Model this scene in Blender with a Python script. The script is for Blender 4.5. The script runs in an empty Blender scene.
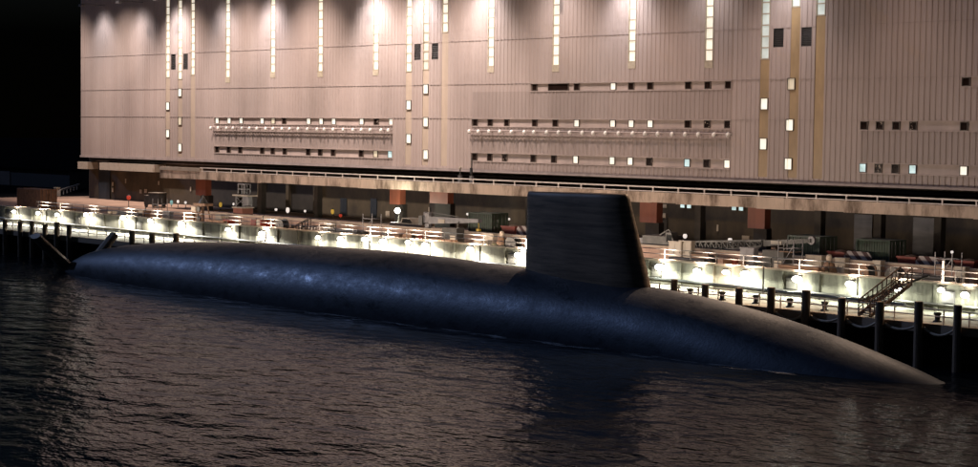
import bpy, math, random
from mathutils import Vector, Matrix
random.seed(7)
SC = bpy.context.scene
COL = SC.collection
PI = math.pi

# ------------------------------------------------------------------ camera
F, CX, CY = 1800.0, 489.0, 233.5
CAM = Vector((0.0, -149.3, 15.0))
ROWS = (Vector((0.67597337, -0.05044273, -0.73519762)),
        Vector((0.73682039, 0.02937015, 0.6754503)),
        Vector((0.01247869, 0.99829501, -0.05702067)))
RIGHT = Vector((ROWS[0][0], ROWS[1][0], ROWS[2][0]))
UP = Vector((ROWS[0][1], ROWS[1][1], ROWS[2][1]))
FWD = Vector((ROWS[0][2], ROWS[1][2], ROWS[2][2]))
cam_d = bpy.data.cameras.new('camera')
cam_o = bpy.data.objects.new('camera', cam_d)
COL.objects.link(cam_o)
m = Matrix.Identity(4)
for i in range(3):
    m[i][0], m[i][1], m[i][2], m[i][3] = RIGHT[i], UP[i], -FWD[i], CAM[i]
cam_o.matrix_world = m
cam_d.sensor_width = 36.0
cam_d.lens = F / 978.0 * 36.0
cam_d.clip_end = 5000
SC.camera = cam_o

def ray(px, py):
    return RIGHT * ((px - CX) / F) - UP * ((py - CY) / F) + FWD
def on_z(px, py, z):
    d = ray(px, py); return CAM + d * ((z - CAM.z) / d.z)
def on_y(px, py, y):
    d = ray(px, py); return CAM + d * ((y - CAM.y) / d.y)

# ------------------------------------------------------------------ materials
def new_mat(name):
    mt = bpy.data.materials.new(name); mt.use_nodes = True
    return mt, mt.node_tree, mt.node_tree.nodes['Principled BSDF']

def ramp(nt, fac, stops):
    r = nt.nodes.new('ShaderNodeValToRGB')
    el = r.color_ramp.elements
    while len(el) < len(stops): el.new(0.5)
    for e, (p, c) in zip(el, stops):
        e.position = p; e.color = (c[0], c[1], c[2], 1) if not isinstance(c, (int, float)) else (c, c, c, 1)
    nt.links.new(fac, r.inputs[0]); return r.outputs[0]

def noise(nt, scale, detail=4, stretch=None, rough=0.6):
    tc = nt.nodes.new('ShaderNodeTexCoord'); mp = nt.nodes.new('ShaderNodeMapping')
    if stretch: mp.inputs['Scale'].default_value = stretch
    n = nt.nodes.new('ShaderNodeTexNoise'); n.inputs['Scale'].default_value = scale
    n.inputs['Detail'].default_value = detail; n.inputs['Roughness'].default_value = rough
    nt.links.new(tc.outputs['Object'], mp.inputs[0]); nt.links.new(mp.outputs[0], n.inputs['Vector'])
    return n.outputs['Fac']

def mat(name, col, rough=0.6, var=0.35, scale=1.5, stretch=None, metal=0.0, bump=0.0, bscale=12.0, dirt=None, dirt_scale=0.5, dirt_amt=(0.5, 0.7)):
    mt, nt, b = new_mat(name)
    f = noise(nt, scale, 5, stretch)
    lo = tuple(c * (1 - var) for c in col); hi = tuple(min(1, c * (1 + var)) for c in col)
    c = ramp(nt, f, [(0.3, lo), (0.7, hi)])
    if dirt:
        mx = nt.nodes.new('ShaderNodeMix'); mx.data_type = 'RGBA'
        f2 = noise(nt, dirt_scale, 6, stretch, 0.7)
        nt.links.new(ramp(nt, f2, [(dirt_amt[0], 0.0), (dirt_amt[1], 1.0)]), mx.inputs[0])
        nt.links.new(c, mx.inputs[6]); mx.inputs[7].default_value = (*dirt, 1); c = mx.outputs[2]
    nt.links.new(c, b.inputs['Base Color'])
    b.inputs['Roughness'].default_value = rough; b.inputs['Metallic'].default_value = metal
    if bump:
        bp = nt.nodes.new('ShaderNodeBump'); bp.inputs['Strength'].default_value = bump; bp.inputs['Distance'].default_value = 0.05
        nt.links.new(noise(nt, bscale, 4), bp.inputs['Height']); nt.links.new(bp.outputs[0], b.inputs['Normal'])
    return mt

def glow(name, col, strength, var=0.0, scale=1.0, stretch=None):
    mt, nt, b = new_mat(name)
    b.inputs['Base Color'].default_value = (*[c * 0.5 for c in col], 1)
    b.inputs['Roughness'].default_value = 0.3
    if var:
        f = noise(nt, scale, 3, stretch)
        c = ramp(nt, f, [(0.35, tuple(x * (1 - var) for x in col)), (0.62, col)])
        nt.links.new(c, b.inputs['Emission Color'])
    else:
        b.inputs['Emission Color'].default_value = (*col, 1)
    b.inputs['Emission Strength'].default_value = strength
    return mt

M = {}
def cladding(k=1.0):
    mt, nt, b = new_mat('cladding')
    tc = nt.nodes.new('ShaderNodeTexCoord'); sx = nt.nodes.new('ShaderNodeSeparateXYZ')
    nt.links.new(tc.outputs['Object'], sx.inputs[0])
    # sheet to sheet tone: a random value per cladding sheet
    d = nt.nodes.new('ShaderNodeMath'); d.operation = 'DIVIDE'; d.inputs[1].default_value = 1.95
    fl = nt.nodes.new('ShaderNodeMath'); fl.operation = 'FLOOR'
    wn = nt.nodes.new('ShaderNodeTexWhiteNoise'); wn.noise_dimensions = '1D'
    nt.links.new(sx.outputs[0], d.inputs[0]); nt.links.new(d.outputs[0], fl.inputs[0]); nt.links.new(fl.outputs[0], wn.inputs['W'])
    c1 = ramp(nt, wn.outputs['Value'], [(0.0, (0.385 * k, 0.302 * k, 0.278 * k)), (1.0, (0.408 * k, 0.322 * k, 0.297 * k))])
    mx = nt.nodes.new('ShaderNodeMix'); mx.data_type = 'RGBA'; mx.blend_type = 'MULTIPLY'; mx.inputs[0].default_value = 1.0
    f = noise(nt, 0.5, 6, (1.0, 1.0, 0.07), 0.65)
    nt.links.new(c1, mx.inputs[6]); nt.links.new(ramp(nt, f, [(0.28, (0.88, 0.86, 0.84)), (0.6, (1.0, 1.0, 1.0))]), mx.inputs[7])
    mx2 = nt.nodes.new('ShaderNodeMix'); mx2.data_type = 'RGBA'; mx2.blend_type = 'MULTIPLY'; mx2.inputs[0].default_value = 1.0
    g = noise(nt, 0.06, 4)
    nt.links.new(mx.outputs[2], mx2.inputs[6]); nt.links.new(ramp(nt, g, [(0.3, (0.86, 0.85, 0.82)), (0.7, (1.05, 1.02, 1.0))]), mx2.inputs[7])
    nt.links.new(mx2.outputs[2], b.inputs['Base Color']); b.inputs['Roughness'].default_value = 0.5
    return mt
M['clad'] = cladding(); M['cladgrey'] = cladding(0.84)
M['clad_flat'] = mat('flat panel', (0.40, 0.31, 0.275), 0.55, 0.15, 0.6, (1, 1, 0.2))
M['joint'] = mat('panel joint', (0.33, 0.258, 0.235), 0.6, 0.2, 1)
M['frame'] = mat('window frame', (0.10, 0.075, 0.06), 0.5, 0.2, 2)
M['stripframe'] = mat('strip frame', (0.42, 0.34, 0.25), 0.5, 0.2, 2)
M['ochre'] = mat('ochre translucent sheet', (0.34, 0.225, 0.12), 0.4, 0.22, 0.8, (1, 1, 0.3))
M['ochrepale'] = mat('pale translucent sheet', (0.43, 0.325, 0.25), 0.4, 0.12, 0.8, (1, 1, 0.3))
M['bracket'] = mat('white bracket paint', (0.85, 0.78, 0.72), 0.5, 0.1, 1)
M['dglass'] = mat('dark glass', (0.018, 0.010, 0.008), 0.12, 0.4, 1.2)
M['mixglass'] = mat('glass with painted light', (0.02, 0.012, 0.010), 0.15, 0.4, 1.2, dirt=(0.55, 0.45, 0.38), dirt_scale=1.9, dirt_amt=(0.56, 0.60))  # pale light patches painted into the dark pane colour
M['litglass'] = glow('lit pane', (1.0, 0.93, 0.78), 0.95, 0.25, 0.8)
M['tealglass'] = glow('cool lit pane', (0.70, 0.95, 0.95), 0.8, 0.55, 1.1)
M['dimglass'] = glow('dim lit pane', (1.0, 0.85, 0.62), 0.38, 0.3, 0.8)
M['strip'] = glow('lit strip pane', (1.0, 0.90, 0.74), 0.85, 0.32, 0.55, (1, 1, 1))
M['stripdim'] = glow('dim strip pane', (1.0, 0.84, 0.66), 0.36, 0.4, 0.5)
M['stripcool'] = glow('cool strip pane', (0.80, 0.86, 0.80), 0.50, 0.4, 0.5)
M['louvre'] = mat('dark louvre', (0.035, 0.026, 0.022), 0.6, 0.3, 2)
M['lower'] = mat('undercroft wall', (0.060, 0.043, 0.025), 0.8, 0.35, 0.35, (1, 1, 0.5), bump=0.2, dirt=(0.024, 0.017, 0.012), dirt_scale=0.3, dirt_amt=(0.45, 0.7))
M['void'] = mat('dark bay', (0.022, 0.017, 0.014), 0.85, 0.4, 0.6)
M['bluedoor'] = mat('dark blue door', (0.018, 0.022, 0.030), 0.5, 0.3, 0.6, (3, 1, 0.2))
M['roller'] = mat('grey roller door', (0.075, 0.068, 0.072), 0.5, 0.25, 0.6, (0.5, 1, 4))
M['palebeam'] = mat('pale concrete', (0.40, 0.32, 0.25), 0.85, 0.2, 0.5, bump=0.2, dirt=(0.22, 0.16, 0.11), dirt_scale=0.5, dirt_amt=(0.5, 0.75))
M['viad'] = mat('stained concrete', (0.56, 0.42, 0.32), 0.85, 0.2, 0.5, (1, 1, 0.3), bump=0.3, dirt=(0.13, 0.085, 0.055), dirt_scale=0.55, dirt_amt=(0.46, 0.68))
M['darkconc'] = mat('dark concrete', (0.045, 0.037, 0.031), 0.9, 0.35, 0.6, bump=0.3)
M['whitepaint'] = mat('white painted steel', (0.72, 0.62, 0.55), 0.45, 0.2, 1.0, dirt=(0.35, 0.22, 0.14), dirt_scale=1.2, dirt_amt=(0.6, 0.8))
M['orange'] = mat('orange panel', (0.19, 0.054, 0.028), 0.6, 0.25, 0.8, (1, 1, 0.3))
M['ground'] = mat('sandy ground', (0.40, 0.245, 0.17), 0.95, 0.25, 0.25, bump=0.5, bscale=3, dirt=(0.15, 0.10, 0.075), dirt_scale=0.12, dirt_amt=(0.5, 0.66))
M['deck'] = mat('jetty concrete', (0.42, 0.40, 0.33), 0.85, 0.25, 0.5, bump=0.4, bscale=5, dirt=(0.17, 0.15, 0.10), dirt_scale=0.35, dirt_amt=(0.48, 0.62))
M['retain'] = mat('retaining wall concrete', (0.40, 0.26, 0.20), 0.85, 0.25, 0.6, (1, 1, 0.4), bump=0.3, dirt=(0.13, 0.085, 0.06), dirt_scale=0.5, dirt_amt=(0.48, 0.7))
M['quaywall'] = mat('stained quay wall', (0.19, 0.18, 0.145), 0.85, 0.25, 0.7, (1, 1, 0.25), bump=0.4, bscale=4, dirt=(0.045, 0.042, 0.03), dirt_scale=0.6, dirt_amt=(0.46, 0.6))
M['timber'] = mat('wet timber', (0.22, 0.165, 0.12), 0.7, 0.5, 2.0, (4, 4, 0.4), bump=0.6, bscale=9, dirt=(0.04, 0.035, 0.028), dirt_scale=1.1, dirt_amt=(0.55, 0.7))
M['black'] = mat('black rubber', (0.015, 0.015, 0.016), 0.6, 0.4, 2)
M['darksteel'] = mat('dark steel', (0.06, 0.055, 0.05), 0.5, 0.4, 1.5, metal=0.3)
M['greysteel'] = mat('grey steel', (0.14, 0.13, 0.135), 0.45, 0.3, 1.2, metal=0.2)
M['brownsteel'] = mat('rusty steel', (0.17, 0.095, 0.055), 0.7, 0.4, 2.0, dirt=(0.06, 0.04, 0.03), dirt_scale=1.2)
M['rust'] = mat('red brown container paint', (0.30, 0.15, 0.085), 0.6, 0.25, 0.8, dirt=(0.09, 0.05, 0.03), dirt_scale=0.9)
M['green'] = mat('green container paint', (0.045, 0.07, 0.045), 0.55, 0.3, 0.8, dirt=(0.03, 0.028, 0.02), dirt_scale=0.9)
M['red'] = mat('red paint', (0.26, 0.042, 0.026), 0.5, 0.25, 1.0, dirt=(0.12, 0.035, 0.02), dirt_scale=1.1)
M['yellow'] = mat('yellow paint', (0.55, 0.36, 0.04), 0.5, 0.2, 1.0)
M['cream'] = mat('cream paint', (0.37, 0.31, 0.245), 0.5, 0.15, 1.0, dirt=(0.3, 0.22, 0.16), dirt_scale=1.0)
M['olive'] = mat('olive tarpaulin', (0.11, 0.10, 0.045), 0.8, 0.4, 1.2, bump=0.6, bscale=5)
M['rope'] = mat('pale rope', (0.55, 0.50, 0.42), 0.9, 0.25, 4)
M['glass'] = mat('cab glass', (0.01, 0.012, 0.014), 0.08, 0.2, 1)
M['lamp'] = glow('floodlight lens', (1.0, 0.98, 0.90), 9.0)
M['lampwarm'] = glow('warm lens', (1.0, 0.86, 0.66), 6.0)
M['wlamp'] = glow('white globe', (1.0, 0.88, 0.80), 0.8)
M['ylamp'] = glow('yellow globe', (1.0, 0.62, 0.10), 0.35)
M['rlamp'] = glow('red globe', (1.0, 0.10, 0.05), 0.3)
M['tlamp'] = glow('teal globe', (0.35, 0.75, 0.75), 0.25)

def hazard():
    mt, nt, b = new_mat('hazard stripes')
    tc = nt.nodes.new('ShaderNodeTexCoord'); sx = nt.nodes.new('ShaderNodeSeparateXYZ'); nt.links.new(tc.outputs['Object'], sx.inputs[0])
    a = nt.nodes.new('ShaderNodeMath'); a.operation = 'ADD'; nt.links.new(sx.outputs[0], a.inputs[0]); nt.links.new(sx.outputs[2], a.inputs[1])
    w = nt.nodes.new('ShaderNodeMath'); w.operation = 'PINGPONG'; w.inputs[1].default_value = 0.55; nt.links.new(a.outputs[0], w.inputs[0])
    g = nt.nodes.new('ShaderNodeMath'); g.operation = 'GREATER_THAN'; g.inputs[1].default_value = 0.27; nt.links.new(w.outputs[0], g.inputs[0])
    nt.links.new(ramp(nt, g.outputs[0], [(0.0, (0.08, 0.025, 0.02)), (1.0, (0.50, 0.42, 0.38))]), b.inputs['Base Color'])
    b.inputs['Roughness'].default_value = 0.6
    return mt
M['hazard'] = hazard()

def hull_mat():
    mt, nt, b = new_mat('submarine rubber coating')
    f = noise(nt, 0.35, 6, (0.5, 1, 1), 0.62)
    c = ramp(nt, f, [(0.35, (0.011, 0.014, 0.022)), (0.7, (0.024, 0.029, 0.042))])
    nt.links.new(c, b.inputs['Base Color'])
    f2 = noise(nt, 0.9, 9, (0.6, 1, 1), 0.78)
    nt.links.new(ramp(nt, f2, [(0.34, 0.32), (0.47, 0.46), (0.66, 0.57)]), b.inputs['Roughness'])
    b.inputs['Specular IOR Level'].default_value = 0.62; b.inputs['Specular Tint'].default_value = (0.48, 0.68, 1.0, 1)
    bp = nt.nodes.new('ShaderNodeBump'); bp.inputs['Strength'].default_value = 0.36; bp.inputs['Distance'].default_value = 0.06
    ad = nt.nodes.new('ShaderNodeMath'); ad.operation = 'MULTIPLY_ADD'; ad.inputs[1].default_value = 0.5
    nt.links.new(noise(nt, 5.0, 4), ad.inputs[0]); nt.links.new(noise(nt, 0.9, 4), ad.inputs[2])
    nt.links.new(ad.outputs[0], bp.inputs['Height']); nt.links.new(bp.outputs[0], b.inputs['Normal'])
    return mt
M['hull'] = hull_mat()
def sail_mat():
    mt, nt, b = new_mat('sail rubber coating')
    f = noise(nt, 0.8, 7, (0.22, 1, 3.4), 0.72)
    nt.links.new(ramp(nt, f, [(0.36, (0.10, 0.078, 0.060)), (0.64, (0.30, 0.225, 0.165))]), b.inputs['Base Color'])
    b.inputs['Roughness'].default_value = 0.55
    return mt
M['sail'] = sail_mat()

def water_mat():
    mt, nt, b = new_mat('harbour water')
    b.inputs['Base Color'].default_value = (0.004, 0.007, 0.012, 1)
    b.inputs['Roughness'].default_value = 0.16
    b.inputs['IOR'].default_value = 1.33; b.inputs['Specular IOR Level'].default_value = 0.17
    tc = nt.nodes.new('ShaderNodeTexCoord')
    def nz(scale, detail, st, rot, rough=0.55):
        mp = nt.nodes.new('ShaderNodeMapping'); mp.inputs['Scale'].default_value = st; mp.inputs['Rotation'].default_value = (0, 0, rot)
        n = nt.nodes.new('ShaderNodeTexNoise'); n.inputs['Scale'].default_value = scale; n.inputs['Detail'].default_value = detail
        n.inputs['Roughness'].default_value = rough
        nt.links.new(tc.outputs['Object'], mp.inputs[0]); nt.links.new(mp.outputs[0], n.inputs['Vector']); return n.outputs['Fac']
    big = nz(0.16, 3, (0.6, 1.0, 1), 0.75); mid = nz(0.55, 4, (0.6, 1.0, 1), 0.55); fine = nz(2.2, 3, (0.7, 1, 1), 0.9)
    m1 = nt.nodes.new('ShaderNodeMath'); m1.operation = 'MULTIPLY_ADD'; m1.inputs[1].default_value = 0.52; nt.links.new(mid, m1.inputs[0])
    m0 = nt.nodes.new('ShaderNodeMath'); m0.operation = 'MULTIPLY'; m0.inputs[1].default_value = 1.0; nt.links.new(big, m0.inputs[0]); nt.links.new(m0.outputs[0], m1.inputs[2])
    m2 = nt.nodes.new('ShaderNodeMath'); m2.operation = 'MULTIPLY_ADD'; m2.inputs[1].default_value = 0.065; nt.links.new(fine, m2.inputs[0]); nt.links.new(m1.outputs[0], m2.inputs[2])
    bp = nt.nodes.new('ShaderNodeBump'); bp.inputs['Strength'].default_value = 1.0; bp.inputs['Distance'].default_value = 0.6
    nt.links.new(m2.outputs[0], bp.inputs['Height']); nt.links.new(bp.outputs[0], b.inputs['Normal'])
    return mt
M['water'] = water_mat()

def foam_mat():
    mt, nt, b = new_mat('thin foam')
    b.inputs['Base Color'].default_value = (0.50, 0.56, 0.66, 1); b.inputs['Roughness'].default_value = 0.8
    f = noise(nt, 0.8, 6, (0.35, 1, 1), 0.7)
    nt.links.new(ramp(nt, f, [(0.48, 0.0), (0.66, 0.6)]), b.inputs['Alpha'])
    return mt
M['foam'] = foam_mat()

# ------------------------------------------------------------------ mesh builder
class MB:
    def __init__(s): s.v = []; s.f = []
    def quad(s, *p):
        n = len(s.v); s.v += [tuple(q) for q in p]; s.f.append(tuple(range(n, n + len(p)))); return s
    def box(s, x0, x1, y0, y1, z0, z1):
        n = len(s.v)
        s.v += [(x0, y0, z0), (x1, y0, z0), (x1, y1, z0), (x0, y1, z0), (x0, y0, z1), (x1, y0, z1), (x1, y1, z1), (x0, y1, z1)]
        s.f += [tuple(n + i for i in q) for q in ((0, 3, 2, 1), (4, 5, 6, 7), (0, 1, 5, 4), (1, 2, 6, 5), (2, 3, 7, 6), (3, 0, 4, 7))]
        return s
    def bar(s, a, b, w=0.08, h=None):
        h = h or w; a = Vector(a); b = Vector(b); d = (b - a).normalized()
        r = Vector((0, 0, 1)) if abs(d.z) < 0.9 else Vector((1, 0, 0))
        p = d.cross(r).normalized() * (w / 2); q = p.cross(d).normalized() * (h / 2); n = len(s.v)
        for c in (a, b):
            s.v += [tuple(c - p - q), tuple(c + p - q), tuple(c + p + q), tuple(c - p + q)]
        s.f += [tuple(n + i for i in f) for f in ((0, 1, 2, 3), (7, 6, 5, 4), (0, 4, 5, 1), (1, 5, 6, 2), (2, 6, 7, 3), (3, 7, 4, 0))]
        return s
    def tube(s, pts, r, seg=8, r2=None):
        pts = [Vector(p) for p in pts]; n = len(s.v); k = len(pts)
        for i, p in enumerate(pts):
            d = (pts[min(i + 1, k - 1)] - pts[max(i - 1, 0)]).normalized()
            rf = Vector((0, 0, 1)) if abs(d.z) < 0.9 else Vector((1, 0, 0))
            a = d.cross(rf).normalized(); b = a.cross(d)
            rr = r if r2 is None else r + (r2 - r) * i / max(1, k - 1)
            for j in range(seg):
                t = 2 * PI * j / seg; s.v.append(tuple(p + a * rr * math.cos(t) + b * rr * math.sin(t)))
        for i in range(k - 1):
            for j in range(seg):
                s.f.append((n + i * seg + j, n + i * seg + (j + 1) % seg, n + (i + 1) * seg + (j + 1) % seg, n + (i + 1) * seg + j))
        s.f.append(tuple(n + j for j in reversed(range(seg)))); s.f.append(tuple(n + (k - 1) * seg + j for j in range(seg)))
        return s
    def lathe(s, c, prof, seg=12):
        n = len(s.v); c = Vector(c)
        for r, z in prof:
            for j in range(seg):
                t = 2 * PI * j / seg; s.v.append((c.x + r * math.cos(t), c.y + r * math.sin(t), c.z + z))
        for i in range(len(prof) - 1):
            for j in range(seg):
                s.f.append((n + i * seg + j, n + i * seg + (j + 1) % seg, n + (i + 1) * seg + (j + 1) % seg, n + (i + 1) * seg + j))
        s.f.append(tuple(n + j for j in reversed(range(seg)))); s.f.append(tuple(n + (len(prof) - 1) * seg + j for j in range(seg)))
        return s
    def wheel(s, c, r, w, seg=14):
        c = Vector(c); s.tube([c - Vector((0, w / 2, 0)), c + Vector((0, w / 2, 0))], r, seg); return s
    def ball(s, c, r, seg=10, rings=6, sz=1.0):
        prof = [(max(0.001, r * math.sin(PI * i / rings)), -r * sz * math.cos(PI * i / rings)) for i in range(rings + 1)]
        return s.lathe(c, prof, seg)
    def prism(s, poly, y0, y1):
        n = len(s.v); k = len(poly)
        for x, z in poly: s.v.append((x, y0, z))
        for x, z in poly: s.v.append((x, y1, z))
        s.f.append(tuple(n + i for i in range(k))); s.f.append(tuple(n + k + i for i in reversed(range(k))))
        for i in range(k): s.f.append((n + i, n + k + i, n + k + (i + 1) % k, n + (i + 1) % k))
        return s
    def build(s, name, material, parent=None, smooth=False):
        me = bpy.data.meshes.new(name); me.from_pydata(s.v, [], s.f); me.update()
        if smooth:
            for p in me.polygons: p.use_smooth = True
        me.materials.append(material)
        o = bpy.data.objects.new(name, me); COL.objects.link(o)
        if parent: o.parent = parent
        return o

def thing(name, label, cat, loc=(0, 0, 0), rz=0.0, group=None):
    o = bpy.data.objects.new(name, None); COL.objects.link(o); o.empty_display_size = 0.3
    o.location = loc; o.rotation_euler = (0, 0, rz); o['label'] = label; o['category'] = cat
    if group: o['group'] = group
    return o
def tag(o, label, cat, group=None):
    o['label'] = label; o['category'] = cat
    if group: o['group'] = group
    return o
def struct(o): o['kind'] = 'structure'; return o
def dup(root, loc, rz, label):
    r = root.copy(); COL.objects.link(r); r.location = loc; r.rotation_euler = (0, 0, rz); r['label'] = label
    for ch in list(root.children):
        c = ch.copy(); COL.objects.link(c); c.parent = r
        for g in list(ch.children):
            d = g.copy(); COL.objects.link(d); d.parent = c
    return r
def light(name, kind, loc, energy, col, parent=None, radius=0.2, **kw):
    l = bpy.data.lights.new(name, kind); l.energy = energy; l.color = col
    if kind != 'SUN': l.shadow_soft_size = radius
    for k, v in kw.items(): setattr(l, k, v)
    o = bpy.data.objects.new(name, l); COL.objects.link(o); o.location = loc
    if parent: o.parent = parent
    return o
def aim(o, d): o.rotation_euler = Vector(d).to_track_quat('-Z', 'Y').to_euler()

G = 3.2      # quay level
# ------------------------------------------------------------------ setting
struct(MB().quad((-1500, -900, 0), (600, -900, 0), (600, -44, 0), (-1500, -44, 0)).build('water', M['water']))
struct(MB().quad((-268, -41.0, G), (600, -41.0, G), (600, 1500, G), (-268, 1500, G)).build('ground', M['ground']))
M['night_shade'] = mat('dark asphalt', (0.008, 0.008, 0.009), 1.0, 0.3, 0.2)  # far ground coloured near black so it stays night-dark under the moon
M['night_shade'].node_tree.nodes['Principled BSDF'].inputs['Specular IOR Level'].default_value = 0.0
struct(MB().quad((-1500, -41.0, G), (-268, -41.0, G), (-268, 1500, G), (-1500, 1500, G)).build('night_dark_ground', M['night_shade']))
qb = MB()
qb.box(-700, 300, -49.4, -41.02, 2.45, 2.8)                  # walkway slab
struct(qb.build('walkway', M['deck']))
qf = MB(); qf.box(-700, 300, -46.0, -40.98, -4, 2.44)
struct(qf.build('quay_wall', M['darkconc']))
eb = MB(); eb.box(-700, 300, -49.75, -49.42, 2.30, 2.86)
tag(eb.build('edge_beam', M['palebeam']), 'long pale concrete beam along the seaward edge of the walkway', 'beam')

# ------------------------------------------------------------------ assembly hall
X0, X1, ZB, ZT = -260.9, -40.0, 10.1, 46.0
hall = thing('assembly_hall', 'huge floodlit ribbed metal assembly hall behind the whole quay', 'hall', (0, 0, 0))
holes = []       # x0,x1,z0,z1
def hole(x0, x1, z0, z1): holes.append((x0, x1, z0, z1)); return (x0, x1, z0, z1)
def xw(px, py): return on_y(px, py, 0).x
BANDS = []
def band(xa, xb, z0, z1): BANDS.append(hole(xa, xb, z0, z1))
bL = (-222.6, -177.2 - 4.1); 
bandx = {'L': (xw(214.5, 120), xw(393, 120)), 'M': (xw(472, 120), xw(731, 120)), 'R': (xw(860.5, 125), -66.0)}
for k in 'LMR': band(*bandx[k], 15.52, 16.45)
for k in 'LMR': band(*bandx[k], 11.25, 12.25)
band(xw(531, 85), xw(732, 85), 19.75, 20.66); band(xw(962, 80), -66, 19.75, 20.66)
STRIPS = []      # (px centre, lit bottom z, type)
for px, zb, kind in [(228, 22.2, 'n'), (273, 22.75, 'n'), (320.5, 22.7, 'n'), (376, 22.75, 'n'), (491, 22.8, 'n'), (556, 22.7, 'n'), (632, 22.9, 'n'), (709, 22.75, 'n'),
                     (168, 22.4, 't'), (180.3, 22.1, 't'), (193, 22.7, 't'), (409, 22.4, 't'), (426, 22.6, 'd'), (445, 27.2, 't'), (765, 22.8, 'c'), (795, 28.1, 'c'), (820, 27.1, 'c')]:
    x = xw(px, 60); STRIPS.append((x, zb, kind))
    hole(x - 0.58, x + 0.58, (10.5 if kind != 'n' else zb - 0.7), 44.0)
LOUV = []
for px in (173.3, 185.6): LOUV.append((xw(px, 62), 0.62, 23.6, 25.95))
for px in (417.6, 435): LOUV.append((xw(px, 52), 0.62, 23.9, 25.95))
for px in (778.5, 806.5): LOUV.append((xw(px, 38), 0.66, 24.05, 26.0))
for x, w, a, b in LOUV: hole(x - w, x + w, a, b)

zs = sorted({ZB, ZT} | {h[2] for h in holes} | {h[3] for h in holes})
wall = MB(); wall2 = MB(); PITCH = 0.65; RD = 0.055
prof = [(0.0, 0), (0.33, 0), (0.40, 1), (0.58, 1)]
def rib_xs(a, b):
    out = [(a, 0.0)]
    n0 = math.floor((a - X0) / PITCH)
    for n in range(n0, math.ceil((b - X0) / PITCH) + 1):
        for u, d in prof:
            x = X0 + n * PITCH + u
            if a + 1e-4 < x < b - 1e-4: out.append((x, -RD * d))
    out.append((b, 0.0)); return out
for za, zb in zip(zs, zs[1:]):
    zm = (za + zb) / 2
    hs = sorted((h[0], h[1]) for h in holes if h[2] < zm < h[3])
    segs = []; c = X0
    for a, b in hs:
        if a > c: segs.append((c, a))
        c = max(c, b)
    if c < X1: segs.append((c, X1))
    seg2 = []
    for a, b in segs:
        cuts = sorted({a, b} | {c for k in 'LMR' for c in bandx[k] if a < c < b})
        seg2 += list(zip(cuts, cuts[1:]))
    for a, b in seg2:
        r = rib_xs(a, b); xm = (a + b) / 2
        grey = any(bandx[k][0] < xm < bandx[k][1] and zm < (20.7 if k == 'M' and xm > -152 else 16.5) for k in 'LMR')
        wl = wall2 if grey else wall; n = len(wl.v)
        for x, y in r: wl.v += [(x, y, za), (x, y, zb)]
        for i in range(len(r) - 1): wl.f.append((n + 2 * i, n + 2 * i + 2, n + 2 * i + 3, n + 2 * i + 1))
# side, back, roof edges of the hall
wall.quad((X0, 0, ZB), (X0, 0, ZT), (X0, 70, ZT), (X0, 70, G)); wall.quad((X1, 0, ZB), (X1, 70, G), (X1, 70, ZT), (X1, 0, ZT))
wall.build('wall', M['clad'], hall); wall2.build('infill_wall', M['cladgrey'], hall)
rf = MB(); rf.prism([(0, 0), (70, 0), (70, 0.6), (35, 8.0), (0, 0.6)], 0, 1)
roof = MB()
P5 = [(-0.4, ZT), (70.4, ZT), (70.4, ZT + 0.6), (35, ZT + 8), (-0.4, ZT + 0.6)]
roof.f.append(tuple(range(5))); roof.f.append(tuple(range(9, 4, -1)))
roof.v += [(X0 - 0.3, y, z) for y, z in P5] + [(X1 + 0.3, y, z) for y, z in P5]
for i in range(5): roof.f.append((i, i + 5, (i + 1) % 5 + 5, (i + 1) % 5))
roof.build('roof', M['darksteel'], hall)
# thin horizontal joints of the cladding sheets (flashings standing proud)
for z in (26.05, 20.72, 16.50):
    j = MB()
    hs = sorted((h[0] - 0.05, h[1] + 0.05) for h in holes if h[2] - 0.02 < z < h[3] + 0.3 and not (abs(z - h[3]) < 0.1 and h[1] - h[0] > 5))
    c = X0
    for a, b in hs + [(X1, X1)]:
        if a > c + 0.02: MB().box(c, a, -0.078, -0.02, z - 0.024, z + 0.024).build('flashing', M['joint'], hall)
        c = max(c, b)
bf = MB(); bf.box(X0, X1, -0.2, 0.3, ZB - 0.22, ZB + 0.12); bf.build('base_trim', M['joint'], hall)
# window bands
for (a, b, z0, z1) in BANDS:
    p = MB(); p.box(a, b, 0.10, 0.4, z0, z1); p.box(a, b, -0.1, 0.28, z0 - 0.07, z0 + 0.03); p.box(a, b, -0.13, 0.28, z1 - 0.02, z1 + 0.05)
    p.box(a - 0.06, a + 0.02, -0.1, 0.3, z0, z1); p.box(b - 0.02, b + 0.06, -0.1, 0.3, z0, z1)
    p.build('window_band', M['clad_flat'], hall)
def window(x, w, z0, z1, g, y=0.096):
    fr = MB(); t = 0.07
    fr.box(x - w, x - w + t, y - 0.12, y, z0, z1); fr.box(x + w - t, x + w, y - 0.12, y, z0, z1)
    fr.box(x - w + t, x + w - t, y - 0.12, y, z0, z0 + t); fr.box(x - w + t, x + w - t, y - 0.12, y, z1 - t, z1)
    o = fr.build('window', M['frame'], hall)
    gl = MB(); gl.box(x - w + t, x + w - t, y - 0.05, y - 0.005, z0 + t, z1 - t)
    gl.build('pane', M[g], o)
D_, L_, X_, T_, I_ = 'dglass', 'litglass', 'mixglass', 'tealglass', 'dimglass'
def row(z0, z1, py, items, w=0.44):
    for px, g in items: window(xw(px, py), w, z0 + 0.04, z1 - 0.04, g)
row(15.52, 16.45, 122, [(217, L_), (229, L_), (241, L_), (262, L_), (273, I_), (284, D_), (308.5, L_), (321, L_), (333.5, L_), (361.5, L_), (376, X_), (391, L_)], 0.47)
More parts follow.
